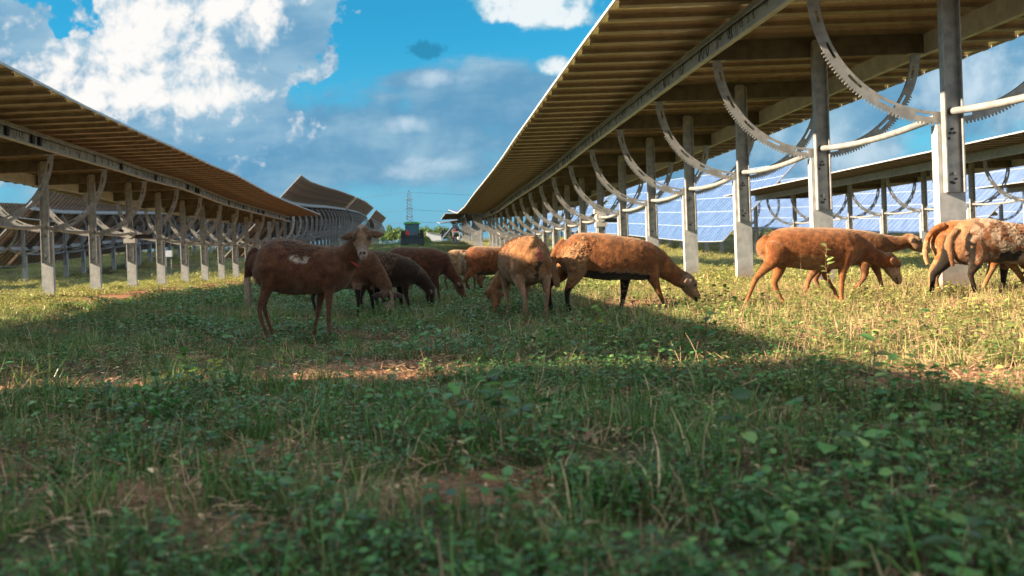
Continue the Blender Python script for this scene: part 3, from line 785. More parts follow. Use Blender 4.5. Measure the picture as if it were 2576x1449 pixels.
tail_ = [(a, -0.01, b_, r/s.s) for a, b_, r in tail_]
w1 = s.p(620, 190)
sh1 = sheep('brown ewe standing side-on, facing the camera, white streak on her flank', (s.X0, 6.3, s.g), 0.0, tor, nk,
      ((hx, -0.13, hz-0.0), (mx, -0.235, mz), (0.0, -1.0, 0.35)), legs, tail_, coat1, ears=(0.16, 0.16), head_scale=1.0, look=(1, 0, 0) if False else None, vox=0.0085, earlen=0.098,
      woolfn=lambda k, t, p: 0.28*max(0, 1-((p.x-w1[0])/0.27)**2-((p.z-w1[1])/0.13)**2) if k == 'torso' else 0)
mb = MB(); a_, b_ = s.p(1185, 330)
for q0 in range(3):
    mb.tube([(a_-0.02+0.012*i+0.008*math.sin(i*2.1+q0*2), -0.100+0.004*math.cos(i*1.7+q0)+0.004*abs(i-3), b_+0.015-0.010*i+0.010*math.sin(i*1.3+q0*2.4)) for i in range(7)], [0.0045]*7, 6)
link('neck_cord', mb.mesh('neck_cord', M['red'], True), sh1)

# 9 the big brown one with the black belly
s9 = Side(RB, 7.95, (1600, 800), 2.24); s = s9
tor = s.torso([(1125, 250, 470), (1180, 200, 545), (1260, 182, 575), (1360, 178, 585), (1450, 185, 600), (1550, 198, 608), (1650, 215, 606), (1750, 228, 604), (1830, 248, 612), (1890, 272, 605), (1940, 315, 580), (1985, 370, 555)],
              [0.07, 0.12, 0.145, 0.155, 0.165, 0.17, 0.165, 0.155, 0.14, 0.125, 0.105, 0.08])
nk = s.chain([(1900, 420, 140), (1970, 450, 118), (2050, 510, 92), (2120, 560, 82), (2190, 600, 78), (2240, 625, 72)], 0.0, 0.08, 0.8)
ha, hb = s.p(2235, 575), s.p(2350, 775)
def coat9(kind, t, p, n, a, b_):
    x, z = p.x, p.z
    c_ = mix3((0.37, 0.135, 0.042), (0.24, 0.08, 0.026), 0.5+a*1.3)
    if kind == 'torso' or (kind.startswith('leg') and t < 0.35):
        pass
        bx0, bx1 = s9.p(1300, 0)[0], s9.p(1860, 0)[0]
        edge = s9.p(1500, 520)[1]-0.045*max(0, (x-bx0)/(bx1-bx0))+a*0.02
        if bx0 < x < bx1 and z < edge+0.01: c_ = BLK
        if 0.0 < z-edge < 0.03+a*0.02 and bx0+0.1 < x < bx1: c_ = mix3(c_, (0.5, 0.28, 0.14), 0.6)
    if kind == 'leg1' and t > 0.35: c_ = BLK
    if kind == 'leg3' and t > 0.22: c_ = BLK if t < 0.35 or b_ < 0.25 else (0.25, 0.15, 0.1)
    if kind == 'leg0' and t > 0.55+a*0.1: c_ = BLK
    if kind == 'leg2' and t > 0.8: c_ = mix3(c_, BLK, 0.6)
    if kind == 'hoof': c_ = (0.03, 0.022, 0.02)
    if kind == 'tail': c_ = mix3(c_, (0.55, 0.32, 0.16), max(0, t-0.3)*1.5)
    if kind == 'head':
        c_ = mix3((0.34, 0.17, 0.08), (0.42, 0.25, 0.14), 0.5+a)
        hp = p-Vector((ha[0], 0, ha[1]))
        if t > 0.85: c_ = mix3(c_, BLK, 0.85)
        if abs(t-0.36) < 0.10 and n.z > 0.0: c_ = mix3(c_, BLK, 0.8)
        if t < 0.15: c_ = mix3(c_, (0.08, 0.03, 0.015), 0.6)
    if kind == 'ear': c_ = (0.36, 0.22, 0.15)
    rx, rz = s9.p(1215, 400)
    if kind in ('torso', 'leg0') and p.y < 0.03 and ((x-rx)/0.10)**2+((z-rz)/0.23)**2 < 1+a*0.8: c_ = mix3(c_, (0.46, 0.24, 0.11), 0.75)
    return c_
hind = lambda lat, q, cap=0.065: s.chain(q, lat, cap, 0.8, True)
legs = [hind(-0.085, [(1215, 420, 120), (1225, 530, 88), (1190, 620, 56), (1150, 700, 36), (1148, 770, 28), (1162, 850, 27), (1175, 905, 27)]),
        hind(0.085, [(1180, 440, 90), (1130, 560, 62), (1060, 610, 46), (1012, 665, 34), (1012, 740, 27), (1022, 810, 26), (1032, 862, 26)]),
        hind(-0.055, [(1885, 450, 95, -0.035), (1910, 560, 68, -0.05), (1942, 650, 42), (1975, 725, 30), (2005, 790, 25), (2030, 850, 24)]),
        hind(0.075, [(1720, 470, 75), (1705, 580, 56), (1692, 680, 42), (1680, 770, 30), (1665, 840, 24), (1655, 905, 24)])]
tail_ = [(*s.p(x, y), r) for x, y, r in ((1125, 262, 34), (1075, 310, 30), (1045, 370, 29), (1036, 440, 29), (1045, 520, 30), (1062, 590, 34), (1072, 655, 30))]
tail_ = [(a, 0.0, b_, r/s.s) for a, b_, r in tail_]
r9 = s9.p(1220, 390); r9b = s9.p(1300, 270)
sh = sheep('large orange brown sheep with a black belly and flaking rump, grazing in the sun', (s.X0, 7.95, s.g), 0.0, tor, nk,
      ((ha[0], 0, ha[1]), (hb[0], 0, hb[1]), (0.9, 0, 0.45)), legs, tail_, coat9, vox=0.0095, ears=(-0.2, -0.2), earb=0.9, earlen=0.09, head_scale=1.05,
      woolfn=lambda k, t, p: max(0, 1.0*(1-((p.x-r9[0])/0.11)**2-((p.z-r9[1])/0.22)**2), 0.8*(1-((p.x-r9b[0])/0.12)**2-((p.z-r9b[1])/0.09)**2)) if p.y < 0.06 else 0)
link('ear_tag', MB().box(ha[0]-0.012, ha[0]+0.012, -0.088, -0.082, ha[1]-0.045, ha[1]-0.02).mesh('ear_tag', M['tag']), sh)

# 10 the orange one walking to the right
s = Side(RC_, 7.8, (1000, 700), 2.0674)
s10 = s
tor = s.torso([(425, 300, 470), (470, 268, 520), (540, 240, 552), (640, 226, 560), (750, 224, 572), (850, 228, 582), (950, 230, 578), (1050, 232, 565), (1120, 245, 545), (1170, 265, 520), (1210, 300, 490)],
              [0.08, 0.125, 0.15, 0.16, 0.165, 0.165, 0.155, 0.145, 0.13, 0.11, 0.085])
nk = s.chain([(1140, 380, 120), (1210, 405, 100), (1290, 440, 78), (1370, 480, 66), (1440, 510, 64)], 0.0, 0.075, 0.8)
ha, hb = s.p(1470, 470), s.p(1555, 672)
def hc(kind, t, p, n, a, b_):
    c_ = mix3((0.40, 0.135, 0.038), (0.26, 0.078, 0.022), 0.5+a*1.4)
    if kind == 'neck': c_ = mix3(c_, (0.16, 0.045, 0.015), 0.4+b_)
    if kind == 'torso' and n.z < -0.3: c_ = mix3(c_, (0.45, 0.22, 0.09), 0.6)
    if kind == 'head': c_ = mix3((0.40, 0.20, 0.10), (0.50, 0.30, 0.17), 0.5+a)
    if kind.startswith('leg') and t > 0.3: c_ = mix3(c_, (0.48, 0.20, 0.07), 0.5)
    if kind == 'hoof': c_ = (0.35, 0.2, 0.1)
    if kind == 'tail': c_ = mix3(c_, (0.45, 0.2, 0.08), t)
    return c_
hind = lambda lat, q, cap=0.06: s.chain(q, lat, cap, 0.8, True)
legs = [hind(-0.085, [(510, 400, 110), (470, 490, 70), (400, 570, 44), (332, 645, 31), (300, 720, 23), (268, 800, 22), (240, 890, 22)]),
        hind(0.085, [(560, 420, 110), (590, 530, 70), (572, 610, 48), (545, 685, 33), (572, 760, 24), (605, 830, 23), (635, 895, 24)]),
        hind(-0.075, [(1075, 410, 90), (1050, 520, 58), (1038, 610, 36), (1036, 700, 27), (1034, 780, 22), (1033, 850, 23)]),
        hind(0.075, [(1010, 420, 80), (985, 540, 52), (968, 620, 34), (1005, 700, 25), (1040, 745, 20), (1070, 800, 21)])]
tail_ = [(*s.p(x, y), r) for x, y, r in ((430, 310, 30), (412, 350, 24), (412, 410, 21), (425, 470, 22), (440, 530, 20))]
tail_ = [(a, -0.03, b_, r/s.s) for a, b_, r in tail_]
sheep('slim rusty orange sheep walking right with its head lowered, between the two nearest right posts', (s.X0, 7.8, s.g), 0.0, tor, nk,
      ((ha[0], 0, ha[1]), (hb[0], 0, hb[1]), (0.9, 0, 0.35)), legs, tail_, hc, vox=0.0095, ears=(-0.25, -0.25), earb=0.9, earlen=0.09)

# 13 mottled sheep at the right edge
s = Side(RC_, 8.0, (2300, 700), 2.0674)
s13 = s
tor = s.torso([(1975, 265, 430), (2020, 205, 510), (2080, 170, 540), (2160, 153, 530), (2260, 155, 515), (2360, 178, 520), (2470, 195, 530), (2570, 205, 535), (2650, 225, 520), (2710, 260, 480)],
              [0.07, 0.12, 0.145, 0.16, 0.17, 0.17, 0.165, 0.15, 0.12, 0.08])
nk = s.chain([(2640, 350, 110), (2720, 400, 95), (2800, 480, 75), (2870, 550, 66)], 0.0, 0.08, 0.8)
ha, hb = s.p(2890, 560), s.p(2960, 760)
def c13(kind, t, p, n, a, b_):
    sp = noise.noise(p*13+Vector((5, 2, 8)))+0.5*b_+0.5*noise.noise(p*30)
    c_ = mix3((0.58, 0.42, 0.29), (0.48, 0.33, 0.22), 0.5+a)
    if sp > 0.16: c_ = (0.28, 0.10, 0.04)
    rx, rz = s13.p(2130, 440)
    if ((p.x-rx)/0.12)**2+((p.z-rz)/0.14)**2 < 1+a*1.2: c_ = mix3((0.34, 0.13, 0.05), c_, 0.25+b_)
    if kind == 'torso' and p.z < s13.p(2300, 430)[1]+a*0.03 and p.x > s13.p(2190, 0)[0]: c_ = BLK
    if (n.x < -0.35+a*0.3 or p.y > 0.03) and p.x < s13.p(2080, 0)[0] and p.z < s13.p(0, 320)[1]: c_ = BLK
    if kind == 'neck': c_ = (0.30, 0.11, 0.04)
    if kind == 'torso' and p.x > s13.p(2440, 0)[0] and n.z > 0.4: c_ = (0.32, 0.12, 0.04)
    if kind.startswith('leg') and t > 0.45: c_ = mix3(BLK, (0.25, 0.08, 0.03), 0.25 if b_ > 0.2 else 0)
    if kind == 'leg1': c_ = BLK
    if kind == 'hoof': c_ = (0.03, 0.02, 0.02)
    if kind == 'tail': c_ = mix3((0.40, 0.22, 0.11), (0.25, 0.1, 0.04), t)
    if kind == 'head': c_ = (0.3, 0.14, 0.07)
    return c_
legs = [hind(-0.085, [(2120, 330, 120), (2140, 450, 82), (2120, 540, 52), (2088, 612, 33), (2105, 690, 25), (2130, 760, 24), (2150, 820, 24)]),
        hind(0.085, [(2060, 380, 100), (1990, 500, 62), (1925, 570, 44), (1872, 620, 34), (1865, 700, 27), (1855, 760, 25), (1845, 815, 25)]),
        hind(-0.075, [(2620, 400, 90), (2620, 500, 58), (2615, 600, 36), (2612, 690, 26), (2608, 770, 22), (2606, 825, 23)]),
        hind(0.075, [(2500, 400, 80), (2470, 520, 52), (2458, 600, 34), (2448, 690, 26), (2430, 760, 22), (2418, 815, 22)])]
tail_ = [(*s.p(x, y), r) for x, y, r in ((1990, 255, 30), (1950, 300, 24), (1938, 380, 23), (1945, 460, 23), (1962, 540, 16))]
tail_ = [(a, -0.05, b_, r/s.s) for a, b_, r in tail_]
sheep('mottled cream and brown sheep with black legs and belly, cut off by the right edge', (s.X0, 8.0, s.g), 0.0, tor, nk,
      ((ha[0], 0, ha[1]), (hb[0], 0, hb[1]), (0.9, 0, 0.35)), legs, tail_, c13, vox=0.0095, woolfn=lambda k, t, p: 0.35 if k == 'torso' else 0)

# 12 orange one behind it
s = Side(RC_, 8.65, (2100, 700), 2.0674)
tor = s.torso([(1870, 230, 430), (1910, 190, 500), (1980, 168, 525), (2080, 168, 530), (2180, 180, 525), (2280, 190, 520), (2380, 200, 515), (2450, 220, 490), (2490, 255, 450)],
              [0.08, 0.12, 0.145, 0.155, 0.155, 0.15, 0.135, 0.11, 0.08])
nk = s.chain([(2450, 350, 100), (2520, 400, 85), (2580, 460, 68), (2630, 520, 60)], 0.0, 0.075, 0.8)
ha, hb = s.p(2640, 520), s.p(2700, 700)
legs = [hind(-0.08, [(1920, 330, 105), (1880, 450, 72), (1820, 520, 45), (1772, 590, 30), (1768, 670, 24), (1768, 740, 24), (1768, 800, 26)]),
        hind(0.08, [(1960, 350, 95), (1940, 480, 62), (1910, 580, 42), (1885, 650, 30), (1900, 720, 23), (1915, 780, 22), (1925, 830, 22)]),
        hind(-0.07, [(2330, 380, 80), (2290, 500, 52), (2262, 580, 34), (2230, 660, 26), (2200, 730, 22), (2180, 790, 24)]),
        hind(0.07, [(2440, 380, 80), (2500, 500, 52), (2550, 570, 34), (2600, 650, 26), (2640, 730, 22), (2660, 790, 24)])]
tail_ = [(*s.p(x, y), r) for x, y, r in ((1895, 215, 34), (1830, 240, 27), (1770, 310, 24), (1748, 390, 24), (1748, 460, 23), (1762, 530, 17))]
tail_ = [(a, -0.03, b_, r/s.s) for a, b_, r in tail_]
sheep('light orange sheep with a long curved tail, mostly hidden behind the mottled one', (s.X0, 8.65, s.g), 0.0, tor, nk,
      ((ha[0], 0, ha[1]), (hb[0], 0, hb[1]), (0.9, 0, 0.35)), legs, tail_,
      coat_basic((0.45, 0.17, 0.05), (0.34, 0.11, 0.03), belly=(0.5, 0.3, 0.14), legc=(0.52, 0.28, 0.12), legt=0.45, tailtip=(0.55, 0.33, 0.17), tt=0.5, hoof=(0.4, 0.25, 0.15)))

# 11 the one behind the walker, head held level
s = Side(RC_, 9.7, (1100, 700), 2.0674)
tor = s.torso([(760, 270, 430), (800, 245, 500), (880, 235, 530), (980, 232, 545), (1100, 238, 548), (1220, 250, 540), (1320, 262, 525), (1390, 280, 500), (1440, 305, 465)],
              [0.08, 0.12, 0.145, 0.155, 0.155, 0.145, 0.13, 0.11, 0.08])
nk = s.chain([(1380, 370, 95), (1450, 365, 78), (1530, 360, 62), (1610, 345, 52)], 0.0, 0.07, 0.8)
ha, hb = s.p(1625, 305), s.p(1785, 415)
legs = [hind(-0.08, [(830, 380, 105), (840, 500, 66), (810, 590, 42), (775, 650, 28), (760, 710, 21), (745, 770, 20), (738, 800, 20)]),
        hind(0.08, [(880, 400, 95), (900, 520, 58), (900, 600, 38), (880, 650, 27), (900, 710, 20), (915, 760, 20), (925, 790, 20)]),
        hind(-0.07, [(1270, 400, 75), (1230, 540, 46), (1232, 620, 30), (1190, 690, 23), (1130, 750, 19), (1095, 790, 21)]),
        hind(0.07, [(1340, 400, 75), (1370, 520, 48), (1400, 610, 30), (1420, 680, 22), (1432, 730, 19), (1438, 760, 20)])]
sheep('brown sheep behind the walking one, its neck stretched level toward the right', (s.X0, 9.7, s.g), 0.0, tor, nk,
      ((ha[0], 0, ha[1]), (hb[0], 0, hb[1]), (0.45, 0, 0.9)), legs, None,
      coat_basic((0.30, 0.115, 0.04), (0.20, 0.07, 0.025), belly=(0.42, 0.25, 0.11), face=(0.46, 0.27, 0.15), earc=(0.45, 0.3, 0.18), legc=(0.34, 0.15, 0.07)), ears=(-0.5, -0.5), earb=0.8)

# generic pose in local metres for the turned ones
def generic(h=0.66, L_=0.62, width=0.15, neckp=None, headp=None, fore=(0, 0), hindo=(0, 0), tail=True, fat=1.0):
    """fore / hindo = forward shift of near and far hooves"""
    k = h/0.66
    t = [(-0.30*L_/0.62, 0.60, 0.40, 0.08), (-0.26*L_/0.62, 0.645, 0.33, 0.12), (-0.18*L_/0.62, 0.66, 0.285, 0.145), (-0.05, 0.655, 0.265*1.0, 0.165), (0.07, 0.645, 0.265, 0.165), (0.18*L_/0.62, 0.64, 0.28, 0.15), (0.26*L_/0.62, 0.625, 0.31, 0.125), (0.33*L_/0.62, 0.585, 0.37, 0.09)]
    t = [(x, a*k, b_*k, w_*width/0.15) for x, a, b_, w_ in t]
    lg = []
    for i, s_ in enumerate((-1, 1)):
        hx_ = -0.22*L_/0.62; o_ = hindo[i]; y = s_*0.085*width/0.15
        lg.append([(hx_, y*0.8, 0.47*k, 0.13, 0.065), (hx_+0.03+o_*0.2, y, 0.37*k, 0.095, 0.058), (hx_+o_*0.5-0.02, y*1.05, 0.28*k, 0.052, 0.04), (hx_-0.07+o_*0.8, y*1.05, 0.20*k, 0.028, 0.022), (hx_-0.055+o_, y, 0.12*k, 0.021, 0.018), (hx_-0.035+o_, y, 0.06, 0.021, 0.019), (hx_-0.02+o_, y, 0.035, 0.021, 0.019)])
    for i, s_ in enumerate((-1, 1)):
        fx = 0.22*L_/0.62; o_ = fore[i]; y = s_*0.075*width/0.15
        lg.append([(fx, y*0.9, 0.42*k, 0.085, 0.05), (fx-0.01+o_*0.3, y, 0.32*k, 0.058, 0.042), (fx+o_*0.65, y, 0.21*k, 0.031, 0.027), (fx+o_*0.85, y, 0.12*k, 0.021, 0.019), (fx+o_, y, 0.035, 0.021, 0.02)])
    tl = [(-0.31*L_/0.62, 0, 0.60*k, 0.028), (-0.35*L_/0.62, 0, 0.55*k, 0.024), (-0.365*L_/0.62, 0, 0.45*k, 0.023), (-0.36*L_/0.62, 0, 0.36*k, 0.025), (-0.355*L_/0.62, 0, 0.29*k, 0.016)] if tail else None
    return t, lg, tl
def place(px, Y): return (at(px, 700, Y)[0], Y, gz1(at(px, 700, Y)[0], Y))

# 8 tan sheep seen from behind, head down to the left
t, lg, tl = generic(0.70, 0.64, 0.175, fore=(0.02, -0.02), hindo=(0.02, -0.03), tail=False)
loc = place(1318, 7.62)
sheep('tan sheep seen from behind with a raw patch under its tail, grazing head turned left', loc, math.radians(101), t,
      [(0.27, 0, 0.50, 0.11, 0.09), (0.36, 0.03, 0.42, 0.085, 0.07), (0.42, 0.09, 0.33, 0.066, 0.058), (0.44, 0.14, 0.27, 0.058, 0.052)],
      ((0.45, 0.16, 0.26), (0.40, 0.15, 0.06), (0.6, 0.5, 0.2)), lg, [(-0.27, 0.0, 0.66, 0.04), (-0.315, 0.02, 0.63, 0.034), (-0.33, 0.055, 0.59, 0.026), (-0.325, 0.09, 0.55, 0.016)],
      lambda kind, tt, p, n, a, b_: ((0.42, 0.10, 0.09) if (p.x < -0.26 and abs(p.y+0.015) < 0.024+0.02*b_ and 0.50 < p.z < 0.585 and kind != 'tail') else
                                     (0.06, 0.03, 0.02) if (p.x < -0.20 and abs(p.y+0.01) < 0.020+a*0.03+b_*0.015 and p.z < 0.48+a*0.03 and p.z > 0.3) else
                                     mix3((0.43, 0.20, 0.080), (0.32, 0.135, 0.052), 0.5+a*1.5) if not (kind.startswith('leg') and tt > 0.3) else mix3((0.40, 0.20, 0.11), (0.48, 0.28, 0.16), 0.5+a*2)),
      vox=0.0095, ears=(0.3, 0.3), earlen=0.125)
# 7 red-brown one seen from behind at an angle
t, lg, tl = generic(0.67, 0.68, 0.165, fore=(0.05, -0.03), hindo=(-0.10, 0.05))
sheep('red brown sheep facing right behind the tan one, its pale tail hanging', place(1226, 12.4), math.radians(20), t,
      [(0.29, 0, 0.50, 0.11, 0.09), (0.40, 0, 0.40, 0.085, 0.07), (0.48, 0, 0.28, 0.066, 0.058)],
      ((0.50, 0, 0.26), (0.56, 0, 0.07), (0.9, 0, 0.3)), lg, tl,
      coat_basic((0.30, 0.095, 0.03), (0.20, 0.06, 0.02), belly=BLK, bz=0.32, tailtip=(0.42, 0.28, 0.17), tt=0.05, legc=(0.2, 0.08, 0.04)), vox=0.0115)
# 6 tan rump left of it
t, lg, tl = generic(0.65, 0.62, 0.16, hindo=(0.0, 0.04))
sheep('small tan sheep with a thin tail at the left of the red brown one', place(1160, 13.6), math.radians(48), t,
      [(0.29, 0, 0.48, 0.10, 0.085), (0.38, 0, 0.38, 0.08, 0.065), (0.44, 0, 0.27, 0.06, 0.055)],
      ((0.45, 0, 0.25), (0.50, 0, 0.06), (0.9, 0, 0.3)), lg, tl,
      coat_basic((0.46, 0.27, 0.13), (0.36, 0.19, 0.09), tailtip=(0.40, 0.24, 0.13), legc=(0.2, 0.1, 0.06)), vox=0.0115)
# 5 pale one far behind
t, lg, tl = generic(0.72, 0.62, 0.185)
sheep('pale greyish sheep seen from behind in the shade, farthest of the flock', place(1061, 14.2), math.radians(75), t,
      [(0.29, 0, 0.50, 0.10, 0.085), (0.38, 0, 0.38, 0.08, 0.065), (0.44, 0, 0.27, 0.06, 0.055)],
      ((0.45, 0, 0.25), (0.50, 0, 0.06), (0.9, 0, 0.3)), lg, tl,
      coat_basic((0.34, 0.22, 0.15), (0.22, 0.12, 0.075), back=(0.42, 0.30, 0.22)), vox=0.0115)
# 4 brown one behind the woolly one
t, lg, tl = generic(0.67, 0.70, 0.15, fore=(0.05, -0.04))
sheep('plain brown sheep grazing just behind the dark woolly one', place(1042, 10.7), math.radians(-8), t,
      [(0.28, 0, 0.50, 0.11, 0.09), (0.38, 0, 0.42, 0.085, 0.07), (0.47, 0, 0.30, 0.066, 0.056), (0.52, 0, 0.24, 0.06, 0.052)],
      ((0.53, 0, 0.24), (0.60, 0, 0.055), (0.9, 0, 0.3)), lg, tl, coat_basic((0.125, 0.042, 0.018), (0.08, 0.026, 0.012), face=(0.14, 0.06, 0.03)), vox=0.011)
# 3 dark woolly one
s = Side(RA, 9.6, (1600, 700), 2.3418)
tor = s.torso([(1210, 300, 520), (1260, 255, 570), (1340, 235, 590), (1440, 238, 595), (1540, 258, 590), (1640, 290, 580), (1730, 330, 575), (1800, 385, 560), (1845, 440, 545)],
              [0.08, 0.125, 0.15, 0.165, 0.165, 0.15, 0.135, 0.11, 0.08])
nk = s.chain([(1760, 450, 95), (1820, 490, 80), (1880, 550, 62), (1925, 610, 55)], 0.0, 0.075, 0.85)
ha, hb = s.p(1935, 600), s.p(1945, 765)
hind = lambda lat, q, cap=0.06: s.chain(q, lat, cap, 0.8, True)
legs = [hind(-0.08, [(1300, 420, 95), (1310, 520, 62), (1290, 610, 40), (1275, 680, 27), (1285, 740, 21), (1295, 800, 21)]),
        hind(0.08, [(1380, 420, 90), (1410, 530, 58), (1425, 610, 38), (1405, 670, 26), (1425, 730, 20), (1435, 790, 20)]),
        hind(-0.07, [(1700, 450, 75), (1690, 560, 46), (1695, 640, 30), (1715, 710, 22), (1735, 770, 19), (1745, 805, 20)]),
        hind(0.07, [(1660, 460, 75), (1640, 570, 44), (1640, 650, 29), (1650, 720, 21), (1660, 775, 18), (1665, 800, 19)])]
w3 = s.p(1500, 380)
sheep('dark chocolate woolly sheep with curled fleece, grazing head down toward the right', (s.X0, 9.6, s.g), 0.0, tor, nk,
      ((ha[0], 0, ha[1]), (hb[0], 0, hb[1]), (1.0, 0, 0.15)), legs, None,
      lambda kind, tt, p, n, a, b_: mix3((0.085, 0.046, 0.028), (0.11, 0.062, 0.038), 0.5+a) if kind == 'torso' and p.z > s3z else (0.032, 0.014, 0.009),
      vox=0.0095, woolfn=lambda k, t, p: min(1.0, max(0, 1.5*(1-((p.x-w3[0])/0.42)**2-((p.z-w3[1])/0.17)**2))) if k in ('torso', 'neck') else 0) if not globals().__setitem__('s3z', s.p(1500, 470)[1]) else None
# 2 brown one behind the looking ewe, masked face
s = Side(RA, 8.7, (1200, 700), 2.3418)
t, lg, tl = generic(0.70, 0.64, 0.15, fore=(-0.02, 0.06), hindo=(0.0, 0.05))
loc = place((900+1105/2.3418)/1.59, 8.75)
def c2(kind, tt, p, n, a, b_):
    c_ = mix3((0.17, 0.068, 0.030), (0.12, 0.045, 0.02), 0.5+a*1.5)
    if kind == 'torso' and p.z < 0.325+a*0.03: c_ = BLK
    if kind.startswith('leg') and tt > 0.42+0.15*a: c_ = BLK
    if kind.startswith('leg') and tt > 0.25 and c_ != BLK: c_ = mix3(c_, (0.34, 0.2, 0.13), 0.6)
    if kind == 'hoof': c_ = (0.02, 0.02, 0.02)
    if kind == 'head':
        c_ = (0.36, 0.25, 0.19)
        if tt < 0.12: c_ = (0.15, 0.055, 0.025)
        elif tt < 0.5 and abs((p-Vector(hd[0])).dot(Vector((0.35, 0.93, 0)))) > 0.022: c_ = BLK
        elif tt > 0.95: c_ = (0.03, 0.02, 0.02)
    if kind == 'ear': c_ = (0.05, 0.03, 0.025) if tt > 0.3 else (0.12, 0.06, 0.04)
    return c_
hd = ((0.50, -0.015, 0.265), (0.555, -0.055, 0.055), (0.85, -0.45, 0.3))
sheep('brown sheep behind the looking ewe, grazing with a black and white masked face', loc, math.radians(-28), t,
      [(0.27, 0, 0.52, 0.13, 0.10), (0.36, 0, 0.44, 0.10, 0.08), (0.44, 0, 0.34, 0.075, 0.062), (0.49, -0.01, 0.28, 0.058, 0.052)],
      hd, lg, tl, c2, vox=0.0095, ears=(0.25, 0.25), earlen=0.12)

# ------------------------------------------------------------------ grass, weeds, dry stalks
def leaf_mat(name, c1, c2, c3, rough=0.5, trans=0.3, scale=0.9):
    m, b = mat(name, c1, rough, 0, 0.4)
    oi = N.new('ShaderNodeObjectInfo'); gm = N.new('ShaderNodeNewGeometry')
    rnd = mth('FRACT', mth('ADD', mth('MULTIPLY', oi.outputs['Random'], 1.0), mth('MULTIPLY', gm.outputs['Random Per Island'], 3.7)))
    n = noi(gm.outputs['Position'], scale, 3)
    c_ = mixc(mapr(rnd, 0.0, 1.0, 0, 1, False), c1, c2)
    c_ = mixc(mapr(mth('ADD', n, mth('MULTIPLY', mth('SUBTRACT', rnd, 0.5), 0.35)), 0.58, 0.85), c_, c3)
    sx_ = N.new('ShaderNodeSeparateXYZ'); L.new(gm.outputs['Position'], sx_.inputs[0])
    if name in ('grass_blade', 'weed_leaf'): c_ = mixc(mapr(mth('ADD', mth('MAXIMUM', sx_.outputs[0], mth('SUBTRACT', -2.6, sx_.outputs[0])), mth('MULTIPLY', mth('SUBTRACT', rnd, 0.5), 2.5)), 0.8, 3.6, 0, 0.62), c_, (0.46, 0.43, 0.14))  # sunlight painted into leaf colour: paler and yellower by x along the sunny bands
    vr = mapr(mth('FRACT', mth('MULTIPLY', rnd, 7.13)), 0.0, 1.0, 0.42, 1.45, False); cb_ = N.new('ShaderNodeCombineXYZ')
    for i_ in range(3): L.new(vr, cb_.inputs[i_])
    c_ = mixc(1.0, c_, cb_.outputs[0], 'MULTIPLY')
    L.new(c_, b.inputs['Base Color'])
    tr = N.new('ShaderNodeBsdfTranslucent'); L.new(c_, tr.inputs[0])
    mx = N.new('ShaderNodeMixShader'); mx.inputs[0].default_value = trans
    out = N['Material Output']; L.new(b.outputs[0], mx.inputs[1]); L.new(tr.outputs[0], mx.inputs[2]); L.new(mx.outputs[0], out.inputs[0])
    return m
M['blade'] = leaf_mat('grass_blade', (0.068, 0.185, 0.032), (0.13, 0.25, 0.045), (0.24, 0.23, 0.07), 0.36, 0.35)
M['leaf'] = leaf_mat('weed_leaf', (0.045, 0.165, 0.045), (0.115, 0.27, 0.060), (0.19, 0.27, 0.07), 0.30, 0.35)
M['bright'] = leaf_mat('young_leaf', (0.16, 0.28, 0.03), (0.22, 0.34, 0.04), (0.2, 0.3, 0.04), 0.45, 0.4)
M['dry'] = leaf_mat('dry_straw', (0.48, 0.31, 0.16), (0.68, 0.49, 0.29), (0.36, 0.21, 0.11), 0.7, 0.2)
M['stem'] = leaf_mat('brown_stem', (0.16, 0.085, 0.05), (0.26, 0.14, 0.08), (0.10, 0.10, 0.04), 0.7, 0.1)
M['litter'] = leaf_mat('dead_litter', (0.13, 0.065, 0.035), (0.22, 0.12, 0.065), (0.09, 0.05, 0.03), 0.8, 0.1)
M['stone'] = noisy('pebble', (0.30, 0.15, 0.085), (0.48, 0.30, 0.19), 20, 0.9)

def blade(mb, x, y, ang, h, w, lean, mi=0, seg=3, r=random):
    d = Vector((math.cos(ang), math.sin(ang), 0)); sd = Vector((-d.y, d.x, 0))
    vs = []
    for i in range(seg+1):
        f = i/seg; p = Vector((x, y, -0.01))+d*(lean*f*f)+Vector((0, 0, h*(f-0.25*lean/h*f*f*f if h > 0 else 0)))
        ww = w*(1-f)**0.6 if i < seg else 0.0006
        vs += [p-sd*ww/2, p+sd*ww/2]
    fs = [(2*i, 2*i+1, 2*i+3, 2*i+2) for i in range(seg)]
    mb.add(vs, fs, mi)
def oval(mb, c, dirv, up, l, w, mi=0, fold=0.25):
    d = Vector(dirv).normalized(); u_ = Vector(up); s_ = d.cross(u_).normalized(); u_ = s_.cross(d)
    c = Vector(c); P_ = []
    prof_ = [(0.0, 0.0), (0.18, 0.62), (0.45, 1.0), (0.75, 0.72), (1.0, 0.0)]
    ctr = []; lt = []; rt = []
    for f, k in prof_:
        ctr.append(c+d*l*f-u_*(0.18*l*f*f))
    vs = [ctr[0], ctr[1], ctr[2], ctr[3], ctr[4]]
    for i in (1, 2, 3): vs.append(ctr[i]+s_*w*0.5*prof_[i][1]+u_*w*fold*prof_[i][1]*0.5)
    for i in (1, 2, 3): vs.append(ctr[i]-s_*w*0.5*prof_[i][1]+u_*w*fold*prof_[i][1]*0.5)
    mb.add(vs, [(0, 1, 5), (1, 2, 6, 5), (2, 3, 7, 6), (3, 4, 7), (0, 8, 1), (1, 8, 9, 2), (2, 9, 10, 3), (3, 10, 4)], mi)
